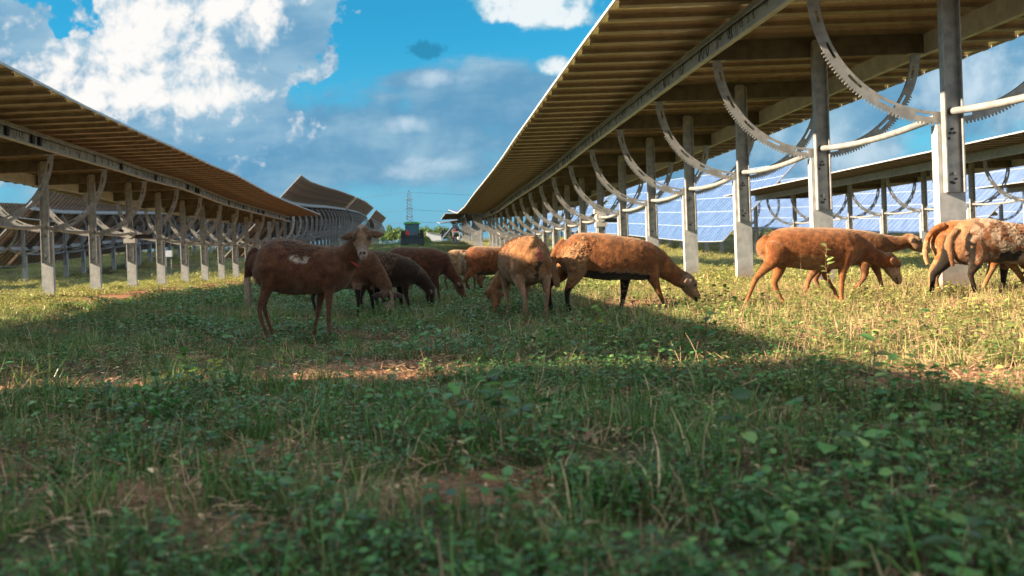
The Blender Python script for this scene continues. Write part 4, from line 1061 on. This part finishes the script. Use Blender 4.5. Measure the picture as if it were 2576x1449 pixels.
def stem(mb, p0, p1, r0, mi, bend=(0, 0, 0)):
    p0 = Vector(p0); p1 = Vector(p1); b_ = Vector(bend)
    mb.tube([p0, p0.lerp(p1, 0.35)+b_, p0.lerp(p1, 0.7)+b_*0.8, p1], [r0, r0*0.8, r0*0.6, r0*0.35], 4, mi, cap=False)
R0 = random.Random(11)
def rmesh(name, mb, mats):
    me_ = bpy.data.meshes.new(name); me_.from_pydata([tuple(q) for q in mb.v], [], mb.f)
    for m_ in mats: me_.materials.append(m_)
    me_.polygons.foreach_set('material_index', mb.m)
    return me_
def coll(name, meshes):
    c_ = bpy.data.collections.new(name)
    for i, me_ in enumerate(meshes):
        o_ = bpy.data.objects.new('%s_%02d' % (name, i), me_); c_.objects.link(o_)
    return c_
def tuft(r, n, h, spread, w=0.0035, dry=0.15):
    mb = MB()
    for i in range(n):
        a = r.uniform(0, 2*PI); q = spread*math.sqrt(r.random())
        hh = h*r.uniform(0.45, 1.15)
        blade(mb, q*math.cos(a), q*math.sin(a), a+r.uniform(-1.2, 1.2), hh, w*r.uniform(0.7, 1.3), hh*r.uniform(0.15, 0.85), 1 if r.random() < dry else 0)
    return rmesh('tuft', mb, [M['blade'], M['dry']])
def weed(r, n, h, spread, ls=0.022, big=False):
    mb = MB()
    for i in range(n):
        a = r.uniform(0, 2*PI); q = spread*math.sqrt(r.random())*0.5
        hh = h*r.uniform(0.35, 1.1)
        x, y = q*math.cos(a), q*math.sin(a); ex, ey = x+math.cos(a)*spread*0.5*r.random(), y+math.sin(a)*spread*0.5*r.random()
        stem(mb, (x, y, -0.01), (ex, ey, hh), 0.0012, 1)
        for k in range(r.choice((2, 3, 3, 4))):
            b_ = r.uniform(0, 2*PI); el = r.uniform(-0.2, 0.6); f = r.uniform(0.55, 1.0)
            l = ls*r.uniform(0.6, 1.35)
            c = (x+(ex-x)*f, y+(ey-y)*f, hh*f)
            oval(mb, c, (math.cos(b_)*math.cos(el), math.sin(b_)*math.cos(el), math.sin(el)), (r.uniform(-.4, .4), r.uniform(-.4, .4), 1), l, l*r.uniform(0.5, 0.75), 0)
    return rmesh('weed', mb, [M['leaf'], M['stem']])
def dryt(r, n, h, spread):
    mb = MB()
    for i in range(n):
        a = r.uniform(0, 2*PI); q = spread*math.sqrt(r.random()); hh = h*r.uniform(0.3, 1.2)
        x, y = q*math.cos(a), q*math.sin(a)
        if r.random() < 0.55:
            l = r.uniform(0.3, 1.0)*hh*0.9; b_ = r.uniform(0, 2*PI)
            stem(mb, (x, y, -0.005), (x+l*math.cos(b_), y+l*math.sin(b_), hh*0.5*r.random()+0.008), 0.0013, 0, (0, 0, 0.01))
        else: stem(mb, (x, y, -0.01), (x+r.uniform(-.3, .3)*hh, y+r.uniform(-.3, .3)*hh, hh), 0.0013, 0, (r.uniform(-.01, .01), r.uniform(-.01, .01), 0))
    return rmesh('dry', mb, [M['dry']])
def litter(r, n, spread):
    mb = MB()
    for i in range(n):
        a = r.uniform(0, 2*PI); q = spread*math.sqrt(r.random()); b_ = r.uniform(0, 2*PI); l = r.uniform(0.01, 0.03)
        oval(mb, (q*math.cos(a), q*math.sin(a), r.uniform(0.003, 0.02)), (math.cos(b_), math.sin(b_), r.uniform(-.2, .4)), (r.uniform(-.5, .5), r.uniform(-.5, .5), 1), l, l*0.4, r.choice((0, 0, 1)))
        if i % 2 == 0:
            l = r.uniform(0.03, 0.09); x, y = q*math.cos(a), q*math.sin(a)
            stem(mb, (x, y, 0.006), (x+l*math.cos(b_), y+l*math.sin(b_), r.uniform(0.004, 0.03)), 0.0010, 1)
    return rmesh('litter', mb, [M['litter'], M['dry']])
def pebs(r, n, spread):
    mb = MB()
    for i in range(n):
        a = r.uniform(0, 2*PI); q = spread*math.sqrt(r.random()); s_ = r.uniform(0.002, 0.006)
        vs = []
        for z, k in ((-0.5, 0.7), (0.1, 1.0), (0.7, 0.6)):
            for j in range(5):
                t_ = 2*PI*j/5+z; kk = k*r.uniform(0.75, 1.2)
                vs.append((q*math.cos(a)+s_*kk*math.cos(t_), q*math.sin(a)+s_*kk*math.sin(t_)*0.8, s_*z*0.8+0.003))
        fs = [(j, (j+1) % 5, 5+(j+1) % 5, 5+j) for j in range(5)]+[(5+j, 5+(j+1) % 5, 10+(j+1) % 5, 10+j) for j in range(5)]+[(10, 11, 12, 13, 14)]
        mb.add(vs, fs)
    return rmesh('pebs', mb, [M['stone']])
tufts = coll('tuft_src', [tuft(R0, 16, h, 0.05, w) for h, w in ((0.07, .003), (0.10, .0035), (0.085, .003), (0.13, .004), (0.06, .003))])
weeds = coll('weed_src', [weed(R0, n, h, sp, ls) for n, h, sp, ls in ((9, 0.07, 0.10, 0.022), (8, 0.10, 0.10, 0.026), (10, 0.055, 0.12, 0.018), (7, 0.12, 0.09, 0.030), (9, 0.085, 0.11, 0.024), (10, 0.06, 0.12, 0.015))])
drys = coll('dry_src', [dryt(R0, 9, h, 0.07) for h in (0.07, 0.10, 0.13, 0.05)])
lits = coll('litter_src', [litter(R0, 16, 0.12) for k in range(3)])
pebc = coll('pebble_src', [pebs(R0, 14, 0.13) for k in range(3)])
def patch(r, size, nb, nw, ndry, h):
    mb = MB()
    for i in range(nb):
        x, y = r.uniform(-size, size), r.uniform(-size, size); hh = h*r.uniform(0.4, 1.2)
        blade(mb, x, y, r.uniform(0, 2*PI), hh, 0.010*r.uniform(.7, 1.3), hh*r.uniform(.2, .7), 1 if r.random() < 0.15 else 0, 2)
    for i in range(nw):
        x, y = r.uniform(-size, size), r.uniform(-size, size); b_ = r.uniform(0, 2*PI); l = r.uniform(0.03, 0.055)
        oval(mb, (x, y, h*r.uniform(0.2, 0.9)), (math.cos(b_), math.sin(b_), r.uniform(-.2, .5)), (r.uniform(-.5, .5), r.uniform(-.5, .5), 1), l, l*0.65, 2)
    for i in range(ndry):
        x, y = r.uniform(-size, size), r.uniform(-size, size); hh = h*r.uniform(.5, 1.5)
        blade(mb, x, y, r.uniform(0, 2*PI), hh, 0.005, hh*r.uniform(.1, .9), 1, 2)
    return rmesh('patch', mb, [M['blade'], M['dry'], M['leaf']])
patc = coll('patch_src', [patch(R0, 0.42, 300, 260, 120, 0.065) for k in range(4)])
patf = coll('farpatch_src', [patch(R0, 1.3, 520, 520, 60, 0.13) for k in range(3)])

def scatter(name, src, nvar, pts, label, cat):
    """pts rows: x, y, z, tiltx, tilty, rot, scale ; one object of countless small plants"""
    n = len(pts); me_ = bpy.data.meshes.new(name)
    me_.vertices.add(n); me_.vertices.foreach_set('co', pts[:, :3].astype('f').reshape(-1))
    a = me_.attributes.new('rot', 'FLOAT_VECTOR', 'POINT'); a.data.foreach_set('vector', pts[:, 3:6].astype('f').reshape(-1))
    a = me_.attributes.new('scl', 'FLOAT', 'POINT'); a.data.foreach_set('value', pts[:, 6].astype('f'))
    a = me_.attributes.new('idx', 'INT', 'POINT'); a.data.foreach_set('value', rng.integers(0, nvar, n).astype('i'))
    o_ = bpy.data.objects.new(name, me_); COL.objects.link(o_)
    g_ = bpy.data.node_groups.new(name, 'GeometryNodeTree')
    g_.interface.new_socket('Geometry', in_out='INPUT', socket_type='NodeSocketGeometry'); g_.interface.new_socket('Geometry', in_out='OUTPUT', socket_type='NodeSocketGeometry')
    gi = g_.nodes.new('NodeGroupInput'); go = g_.nodes.new('NodeGroupOutput')
    ip = g_.nodes.new('GeometryNodeInstanceOnPoints'); ci = g_.nodes.new('GeometryNodeCollectionInfo')
    ci.inputs['Collection'].default_value = src; ci.inputs['Separate Children'].default_value = True; ci.inputs['Reset Children'].default_value = True
    def na(nm, ty):
        q = g_.nodes.new('GeometryNodeInputNamedAttribute'); q.data_type = ty; q.inputs['Name'].default_value = nm; return q.outputs['Attribute']
    k = g_.links
    k.new(gi.outputs[0], ip.inputs['Points']); k.new(ci.outputs[0], ip.inputs['Instance']); ip.inputs['Pick Instance'].default_value = True
    k.new(na('idx', 'INT'), ip.inputs['Instance Index']); k.new(na('rot', 'FLOAT_VECTOR'), ip.inputs['Rotation']); k.new(na('scl', 'FLOAT'), ip.inputs['Scale'])
    k.new(ip.outputs[0], go.inputs[0])
    md = o_.modifiers.new('scatter', 'NODES'); md.node_group = g_
    tag(o_, label, cat, kind='stuff'); return o_
def spots(y0, y1, dens, keep, smin, smax, lpow=1.0, pad=0.25):
    """points per square metre across the strip that the photo can see (a little wider)"""
    n = int(dens*0.5*(y1-y0)*(y0+y1)*(1.16+2*0.08)+dens*(y1-y0)*2*pad)
    y = np.sqrt(rng.uniform(y0*y0, y1*y1, n)) if y0 > 0 else rng.uniform(y0, y1, n)
    x = rng.uniform(-0.54, 0.74, n)*y+rng.uniform(-pad, pad, n)
    k = rng.uniform(0, 1, n) < keep(x, y); x = x[k]; y = y[k]; m_ = len(x)
    return np.stack([x, y, gz(x, y), rng.normal(0, .12, m_), rng.normal(0, .12, m_), rng.uniform(0, 6.283, m_), rng.uniform(smin, smax, m_)], -1)
def veg(x, y): return np.clip(1-1.25*soilmask(x, y), 0, 1)
def cover(x, y): return 0.5+0.5*sn(x, y, 2.3, 21.0)
def gaps(x, y): return np.clip(0.85+1.1*sn(x, y, 8.5, 77.0), 0.12, 1)
def grassy(x, y): return gaps(x, y)*veg(x, y)*np.clip(0.40+0.75*sn(x, y, 1.9, 31.0)+0.25*sn(x, y, 5.0, 8.0)+0.35*(x < 0.4)*(y < 6), 0.08, 1)
def weedy(x, y): return gaps(x, y)*veg(x, y)*np.clip(0.62-0.6*sn(x, y, 1.9, 31.0)+0.25*sn(x, y, 4.0, 18.0)+0.25*(x > 0.2)-0.25*(x < -0.3), 0.12, 1)
near_t = np.concatenate([spots(0.95, 4.5, 400, grassy, 0.5, 1.25), spots(4.5, 13, 190, grassy, 0.5, 1.05)])
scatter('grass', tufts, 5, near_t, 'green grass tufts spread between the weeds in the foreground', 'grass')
near_w = np.concatenate([spots(0.95, 4.5, 480, weedy, 0.40, 0.86), spots(4.5, 13, 170, weedy, 0.5, 1.0)])
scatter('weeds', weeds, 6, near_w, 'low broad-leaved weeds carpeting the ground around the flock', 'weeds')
drymask = lambda x, y: np.clip(0.10+0.35*sn(x, y, 2.7, 41.0)+0.50*(x > 1.5), 0.04, 1)*(1-0.85*soilmask(x, y))
scatter('dry_straw', drys, 4, np.concatenate([spots(0.95, 4.5, 190, drymask, 0.5, 1.1), spots(4.5, 13, 150, drymask, 0.6, 1.1)]), 'dry tan straw and stubble standing among the weeds', 'straw')
scatter('leaf_litter', lits, 3, spots(0.95, 7, 75, lambda x, y: np.clip(0.5+soilmask(x, y), 0, 1), 0.7, 1.4), 'dead leaves and twigs lying on the bare reddish soil', 'litter')
scatter('pebbles', pebc, 3, spots(0.95, 8, 50, lambda x, y: np.clip(soilmask(x, y)*1.3, 0, 1), 0.7, 1.4), 'small pale pebbles and clods on the bare soil patches', 'pebbles')
mid = spots(12, 38, 3.0, veg, 0.9, 1.2, pad=1.0); mid2 = spots(38, 130, 0.22, lambda x, y: np.where((x > -7.2) & (x < -4.5) & (y < 80), 0.1, 0.9), 0.9, 1.3, pad=5)
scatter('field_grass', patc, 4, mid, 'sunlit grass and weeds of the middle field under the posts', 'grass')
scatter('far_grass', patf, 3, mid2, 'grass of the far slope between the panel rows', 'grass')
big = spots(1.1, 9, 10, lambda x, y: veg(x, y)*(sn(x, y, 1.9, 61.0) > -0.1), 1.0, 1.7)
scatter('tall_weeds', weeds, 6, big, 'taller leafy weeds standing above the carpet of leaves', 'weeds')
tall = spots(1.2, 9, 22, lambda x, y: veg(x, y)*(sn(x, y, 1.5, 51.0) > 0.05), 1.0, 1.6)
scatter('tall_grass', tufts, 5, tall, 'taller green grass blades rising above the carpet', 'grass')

# ---- single plants one can point to
def dry_stalk(px, py_base, py_top, Y, label, lean=0.0, leaves=0, seed=1, r0=0.004, green=0, grp='dry stalks standing in the foreground'):
    r = random.Random(seed); x, _ = at(px, py_base, Y); z0 = gz1(x, Y); xt, zt = at(px+lean, py_top, Y)
    h = zt-z0
    if h < 0.05: h = 0.05
    mb = MB(); pts = [(0, 0, -0.02)]
    for i in range(1, 7):
        f = i/6; pts.append(((xt-x)*f+r.uniform(-.006, .006), r.uniform(-.01, .01), h*f))
    mb.tube(pts, [r0*(1-0.6*i/6) for i in range(7)], 6)
    for i in range(4):
        f = r.uniform(0.3, 0.95); b_ = r.uniform(0, 2*PI); l = r.uniform(0.02, 0.06)
        p = ((xt-x)*f, 0, h*f); mb.tube([p, (p[0]+l*math.cos(b_), p[1]+l*math.sin(b_), p[2]+l*0.9)], [r0*0.5, r0*0.25], 4)
    st = mb.mesh('stalk', M['stem'])
    if not leaves:
        o_ = link('dry_stalk', st, loc=(x, Y, z0)); tag(o_, label, 'dry stalk', grp); return o_
    root = empty('weed_plant', (x, Y, z0)); tag(root, label, 'weed'); link('stem', st, root)
    for i in range(leaves):
        f = 0.35+0.65*i/max(1, leaves-1); b_ = r.uniform(0, 2*PI); l = r.uniform(0.035, 0.06); lm = MB()
        oval(lm, ((xt-x)*f, 0, h*f), (math.cos(b_), math.sin(b_)*0.6, r.uniform(0, .6)), (r.uniform(-.4, .4), -0.5, 0.8), l, l*0.62, 0)
        link('leaf', rmesh('leaf', lm, [M['bright'] if green else M['leaf']]), root)
    return root
dry_stalk(2085, 790, 612, 6.9, 'thin green leafy weed rising in front of the walking orange sheep', -8, 14, 3, 0.003)
dry_stalk(1772, 1000, 790, 3.6, 'blurred weed with a brown stem and few leaves at the shade edge', 3, 7, 4, 0.004)
dry_stalk(1500, 870, 765, 5.2, 'yellow green sprig catching the sun in the shade of the tan sheep', 5, 12, 5, 0.003, 1)
dry_stalk(2200, 985, 860, 3.0, 'dark stemmed weed with a blue green leaf beside the bare soil patch', 3, 4, 6, 0.004)
dry_stalk(708, 935, 885, 4.4, 'short yellow shoot on the sunlit strip below the looking ewe', 12, 5, 7, 0.003, 1)
dry_stalk(860, 930, 880, 4.4, 'pale leafy sprout on the bare soil in the middle', 2, 5, 8, 0.003)
dry_stalk(540, 945, 905, 4.3, 'bright sunlit sprout on the narrow lit strip, left of centre', 0, 7, 9, 0.003, 1)
dry_stalk(470, 945, 900, 4.3, 'broad yellow green seedling at the start of the lit strip', -4, 6, 10, 0.003, 1)
dry_stalk(2310, 850, 775, 4.6, 'fresh green weed in the sunny stubble at right', 6, 8, 12, 0.003)
dry_stalk(1955, 770, 695, 7.0, 'bare brown stalk in front of the hind legs of the walking sheep', -45, 0, 13, 0.003)
dry_stalk(2030, 800, 660, 6.6, 'tall thin reddish stalk between the walking sheep and the camera', -15, 0, 14, 0.0025)
dry_stalk(313, 985, 905, 3.9, 'thick dark broken stalk near the left end of the lit strip', 0, 0, 15, 0.004)
dry_stalk(1885, 1280, 1130, 2.0, 'blurred pale stalk standing in the right foreground', 2, 0, 16, 0.003)
dry_stalk(1700, 1010, 880, 3.1, 'leaning curved brown stalk left of the bare patch', -25, 0, 17, 0.003)
dry_stalk(2430, 1010, 900, 3.0, 'dry stalk in front of the sunny soil at the right', 8, 0, 18, 0.0035)
dry_stalk(1095, 960, 880, 4.0, 'brown double stalk at the right end of the bare soil', 4, 0, 19, 0.003)
dry_stalk(190, 1270, 1185, 2.3, 'pale straw leaning left in the dark foreground', -45, 0, 20, 0.0025)
dry_stalk(1230, 900, 745, 5.6, 'slender reddish stalk rising before the tan sheep', -12, 0, 21, 0.002)

# ------------------------------------------------------------------ tractor, pylon, trees, shed, sprayer
M['green_paint'] = mat('green_paint', (0.06, 0.32, 0.05), 0.35)[0]
M['dark_paint'] = mat('dark_paint', (0.02, 0.035, 0.045), 0.5)[0]
M['tyre'] = mat('tyre_rubber', (0.018, 0.018, 0.02), 0.8)[0]
M['cabglass'] = mat('cab_glass', (0.01, 0.10, 0.13), 0.15, 0, 0.5)[0]
M['red_refl'] = mat('red_reflector', (0.75, 0.03, 0.02), 0.4)[0]
M['white'] = noisy('white_sheet', (0.45, 0.48, 0.54), (0.55, 0.57, 0.62), 3, 0.6)
M['yellow'] = mat('yellow_rim', (0.6, 0.45, 0.05), 0.5)[0]
tx, _ = at(1038, 610, 95.0); tg = gz1(tx, 95.0)
tr = empty('tractor', (tx, 95.0, tg)); tag(tr, 'green roofed tractor seen from behind with a red warning triangle, far down the field', 'tractor'); tr.scale = (0.92, 1, 1)
k = MB(); k.box(-0.80, 0.80, 0.0, 1.5, 0.75, 1.05); k.box(-0.5, 0.5, 1.4, 3.4, 0.75, 1.55); k.box(-1.15, -0.62, -0.2, 1.2, 1.2, 1.32); k.box(0.62, 1.15, -0.2, 1.2, 1.2, 1.32); k.box(-0.45, 0.45, -0.35, 0.1, 0.35, 1.0)
link('body', k.mesh('body', M['dark_paint']), tr)
k = MB(); k.box(-0.80, 0.80, 0.0, 1.4, 1.05, 1.12)
for sx in (-1, 1):
    for yy_ in (0.0, 1.34): k.box(sx*0.76-0.04, sx*0.76+0.04, yy_, yy_+0.07, 1.1, 2.35)
cabf = link('cab_frame', k.mesh('cab_frame', M['dark_paint']), tr)
link('window', MB().box(-0.72, 0.72, 0.02, 0.035, 1.15, 2.33).mesh('window', M['cabglass']), cabf)
for sx in (-1, 1): link('window', MB().box(sx*0.775-0.006, sx*0.775+0.006, 0.08, 1.33, 1.15, 2.33).mesh('window', M['cabglass']), cabf)
k = MB(); k.prism([(-0.92, 2.36), (0.92, 2.36), (0.95, 2.44), (0.80, 2.56), (-0.80, 2.56), (-0.95, 2.44)], -0.15, 1.55); link('roof', k.mesh('roof', M['green_paint']), tr)
for sx in (-1, 1):
    w_ = MB(); w_.tube([(sx*0.85, 0.35, 0.82), (sx*1.28, 0.35, 0.82)], 0.82, 28)
    for q in range(22):
        a = 2*PI*q/22; w_.box(min(sx*0.85, sx*1.28), max(sx*0.85, sx*1.28), 0.35+0.83*math.cos(a)-.03, 0.35+0.83*math.cos(a)+.03, 0.82+0.83*math.sin(a)-.03, 0.82+0.83*math.sin(a)+.03)
    wo_ = link('wheel', w_.mesh('wheel', M['tyre']), tr)
    link('rim', MB().tube([(sx*1.24, 0.35, 0.82), (sx*1.30, 0.35, 0.82)], 0.42, 20).mesh('rim', M['yellow']), wo_)
    f_ = MB(); f_.tube([(sx*0.62, 3.0, 0.55), (sx*0.95, 3.0, 0.55)], 0.55, 20); link('wheel', f_.mesh('wheel', M['tyre']), tr)
link('warning_triangle', MB().prism([(-0.80, 1.20), (-0.30, 1.20), (-0.42, 1.62), (-0.55, 1.75), (-0.68, 1.62)], -0.06, -0.03).mesh('warning_triangle', M['red_refl']), tr)
for sx in (0.12, 0.62): link('tail_light', MB().box(sx, sx+0.16, -0.03, 0.0, 1.25, 1.42).mesh('tail_light', mat('lamp_red', (0.3, 0.03, 0.02), 0.4)[0]), tr)
k = MB(); k.box(-1.35, 1.35, -1.35, -0.45, 0.55, 0.80); k.box(-1.35, 1.35, -1.35, -1.30, 0.20, 0.55); k.box(-0.1, 0.1, -0.5, -0.1, 0.5, 0.9); link('mower_deck', k.mesh('mower_deck', M['dark_paint']), tr)
# transmission tower and its lines
px_, pz_ = at(1034, 640, 600); py0 = gz1(px_, 600)
M['pylon'] = mat('pylon_steel', (0.07, 0.11, 0.16), 0.7)[0]
pr = empty('pylon', (px_, 600, py0)); tag(pr, 'tall narrow lattice power pylon on the horizon above the tractor', 'pylon')
Ht = at(1031, 478, 600)[1]-py0
wd = lambda f: 2.7*(1-f)**1.4+1.15 if f < 0.92 else 1.15*(1-f)/0.08+0.15
k = MB(); n_ = 22
for i in range(n_):
    f0, f1 = i/n_, (i+1)/n_; a, b_ = wd(f0), wd(f1)
    cs0 = [(sx*a, sy*a, Ht*f0) for sx, sy in ((-1, -1), (1, -1), (1, 1), (-1, 1))]; cs1 = [(sx*b_, sy*b_, Ht*f1) for sx, sy in ((-1, -1), (1, -1), (1, 1), (-1, 1))]
    for j in range(4):
        k.tube([cs0[j], cs1[j]], 0.15, 4, cap=False); k.tube([cs0[j], cs1[(j+1) % 4]], 0.10, 4, cap=False); k.tube([cs0[(j+1) % 4], cs1[j]], 0.07, 4, cap=False)
link('lattice_tower', k.mesh('lattice_tower', M['pylon']), pr)
for f in (0.62, 0.74, 0.86): link('cross_arm', MB().box(-2.3, 2.3, -0.3, 0.3, Ht*f-0.2, Ht*f+0.2).mesh('cross_arm', M['pylon']), pr)
for f in (0.97, 0.72, 0.55, 0.42, 0.30):
    k = MB()
    pts = [(x, 60*(abs(x)/200), Ht*f-7.0*(1-(1-abs(x)/220)**2)) for x in range(-200, 201, 20)]
    k.tube(pts, 0.085, 4, cap=False); link('power_line', k.mesh('power_line', M['pylon']), pr)
# trees along the far edge
M['crown'] = leaf_mat('tree_leaves', (0.050, 0.11, 0.025), (0.10, 0.17, 0.035), (0.13, 0.19, 0.05), 0.5, 0.3, 0.12)
M['bark'] = noisy('bark', (0.10, 0.07, 0.05), (0.16, 0.12, 0.09), 4, 0.9)
M['bushleaf'] = leaf_mat('bush_leaves', (0.18, 0.26, 0.04), (0.26, 0.34, 0.07), (0.2, 0.3, 0.05), 0.5, 0.35, 0.5)
def crown_mesh(r, R_, H_, n, ls, mats):
    mb = MB(); lobes = [(Vector((r.uniform(-.55, .55)*R_, r.uniform(-.55, .55)*R_, H_*r.uniform(-.35, .42))), r.uniform(.30, .55)*R_) for _ in range(9)]
    for i in range(n):
        c, q = r.choice(lobes); d = Vector((r.gauss(0, 1), r.gauss(0, 1), r.gauss(0, .8))).normalized()
        p = c+d*q*r.uniform(0.55, 1.08)
        a = Vector((r.gauss(0, 1), r.gauss(0, 1), r.gauss(0, 1))).normalized(); b_ = a.cross(d)
        if b_.length < 0.1: continue
        b_.normalize(); l = ls*r.uniform(.6, 1.4)
        mb.add([p-a*l, p-b_*l*0.5, p+a*l, p+b_*l*0.5], [(0, 1, 2, 3)])
    return rmesh('crown', mb, mats)
rt = random.Random(8)
cms = [crown_mesh(rt, 3.2, 4.6, 1500, 0.28, [M['crown']]) for _ in range(4)]
def trunk_mesh(r):
    mb = MB(); mb.tube([(0, 0, -0.5), (0.1, 0, 2.0), (0.0, 0.1, 4.5)], [0.28, 0.2, 0.1], 8)
    for i in range(5):
        a = r.uniform(0, 2*PI); mb.tube([(0, 0, r.uniform(1.8, 3.5)), (1.6*math.cos(a), 1.6*math.sin(a), r.uniform(3.6, 5.2))], [0.1, 0.04], 5)
    return mb.mesh('trunk', M['bark'])
tms = [trunk_mesh(rt) for _ in range(2)]
spec = [(990, 566, 235), (1003, 573, 240), (1014, 583, 225), (1026, 578, 260), (1050, 575, 250), (1066, 570, 245), (1078, 577, 235), (1090, 568, 250), (1102, 575, 240), (1114, 572, 255), (1126, 576, 245), (1138, 574, 260), (1150, 578, 250), (975, 577, 260), (960, 580, 270)]
for i in range(26): spec.append((rt.choice((rt.uniform(-300, 930), rt.uniform(1200, 2900))), 0, rt.uniform(300, 420)))
for i, (px0, ptop, Y) in enumerate(spec):
    x, zt = at(px0, ptop if ptop else 600, Y); g0 = gz1(x, Y); h = (zt-g0) if ptop else rt.uniform(6, 10)
    s_ = max(0.45, h/7.4)
    t_ = empty('broadleaf_tree', (x, Y, g0), rt.uniform(0, 6))
    t_.scale = (s_*rt.uniform(.9, 1.3), s_*rt.uniform(.9, 1.3), s_)
    tag(t_, 'green broadleaf tree in the distant line behind the solar field', 'tree', 'trees along the far edge of the field')
    link('crown', cms[i % 4], t_, (0, 0, 4.6)); link('trunk', tms[i % 2], t_)
bx, _ = at(1078, 615, 120); bu = link('bush', crown_mesh(rt, 0.75, 0.7, 900, 0.10, [M['bushleaf']]), loc=(bx, 120, gz1(bx, 120)+0.35)); tag(bu, 'round yellow green bush on the crest right of the tractor', 'bush')
# white shed
sx0, _ = at(1092, 605, 190); g0 = gz1(sx0, 190)
sh_ = empty('shed', (sx0, 190, g0)); tag(sh_, 'low white shed with a slanting roof beyond the bush', 'shed')
k = MB(); k.prism([(-1.5, -0.3), (1.5, -0.3), (1.5, 1.75), (-1.5, 2.35)], 0, 4); link('wall', k.mesh('wall', M['white']), sh_)
k = MB(); k.prism([(-1.65, 2.38), (1.65, 1.74), (1.65, 1.84), (-1.65, 2.48)], -0.2, 4.2); link('roof', k.mesh('roof', M['steel_dark']), sh_)
# sprayer beside the posts
qx, _ = at(1149, 610, 104); g0 = gz1(qx, 104)
sp = empty('farm_sprayer', (qx, 104, g0)); tag(sp, 'red and white farm sprayer parked at the foot of the far posts', 'sprayer')
k = MB()
for x in (-0.38, 0.38):
    for y in (0, 0.9): k.box(x-0.03, x+0.03, y, y+0.06, 0, 1.55)
k.box(-0.5, 0.5, 0, 0.06, 1.25, 1.33); k.box(-0.42, 0.42, 0, 0.96, 0.35, 0.42); link('frame', k.mesh('frame', M['white']), sp)
k = MB(); k.box(-0.5, 0.45, 0.0, 0.5, 1.42, 1.50); k.box(-0.1, 0.3, 0.1, 0.5, 1.5, 1.75); k.box(-0.45, -0.35, 0, 0.1, 0.2, 0.9); link('boom', k.mesh('boom', M['red_refl']), sp)
for x in (-0.25, 0.2): link('tank', MB().tube([(x, 0.2, 0.0), (x, 0.2, 0.35), (x, 0.2, 0.62), (x, 0.2, 0.75)], [0.19, 0.20, 0.19, 0.09], 12).mesh('tank', M['white']), sp)
# marker post and cabinet
mx_, _ = at(1033, 620, 58); g0 = gz1(mx_, 58)
mp = empty('marker_post', (mx_, 58, g0)); tag(mp, 'short white marker post with a red top below the tractor', 'marker post')
link('post', MB().box(-0.05, 0.05, -0.03, 0.03, -0.2, 0.36).mesh('post', M['white']), mp); link('cap', MB().box(-0.056, 0.056, -0.036, 0.036, 0.36, 0.46).mesh('cap', M['red_refl']), mp)
cx_, cz_ = at(423, 645, 46); g0 = gz1(cx_, 46)
cb = empty('equipment_cabinet', (cx_, 46, g0)); tag(cb, 'small white electrical cabinet on legs beyond the left posts', 'cabinet')
zc = at(423, 638, 46)[1]-g0
link('box', MB().box(-0.19, 0.19, 0, 0.2, zc-0.16, zc+0.16).mesh('box', M['white']), cb)
k = MB(); k.box(-0.15, -0.11, 0.05, 0.1, 0, zc-0.165); k.box(0.11, 0.15, 0.05, 0.1, 0, zc-0.165); link('leg_frame', k.mesh('leg_frame', M['steel']), cb)
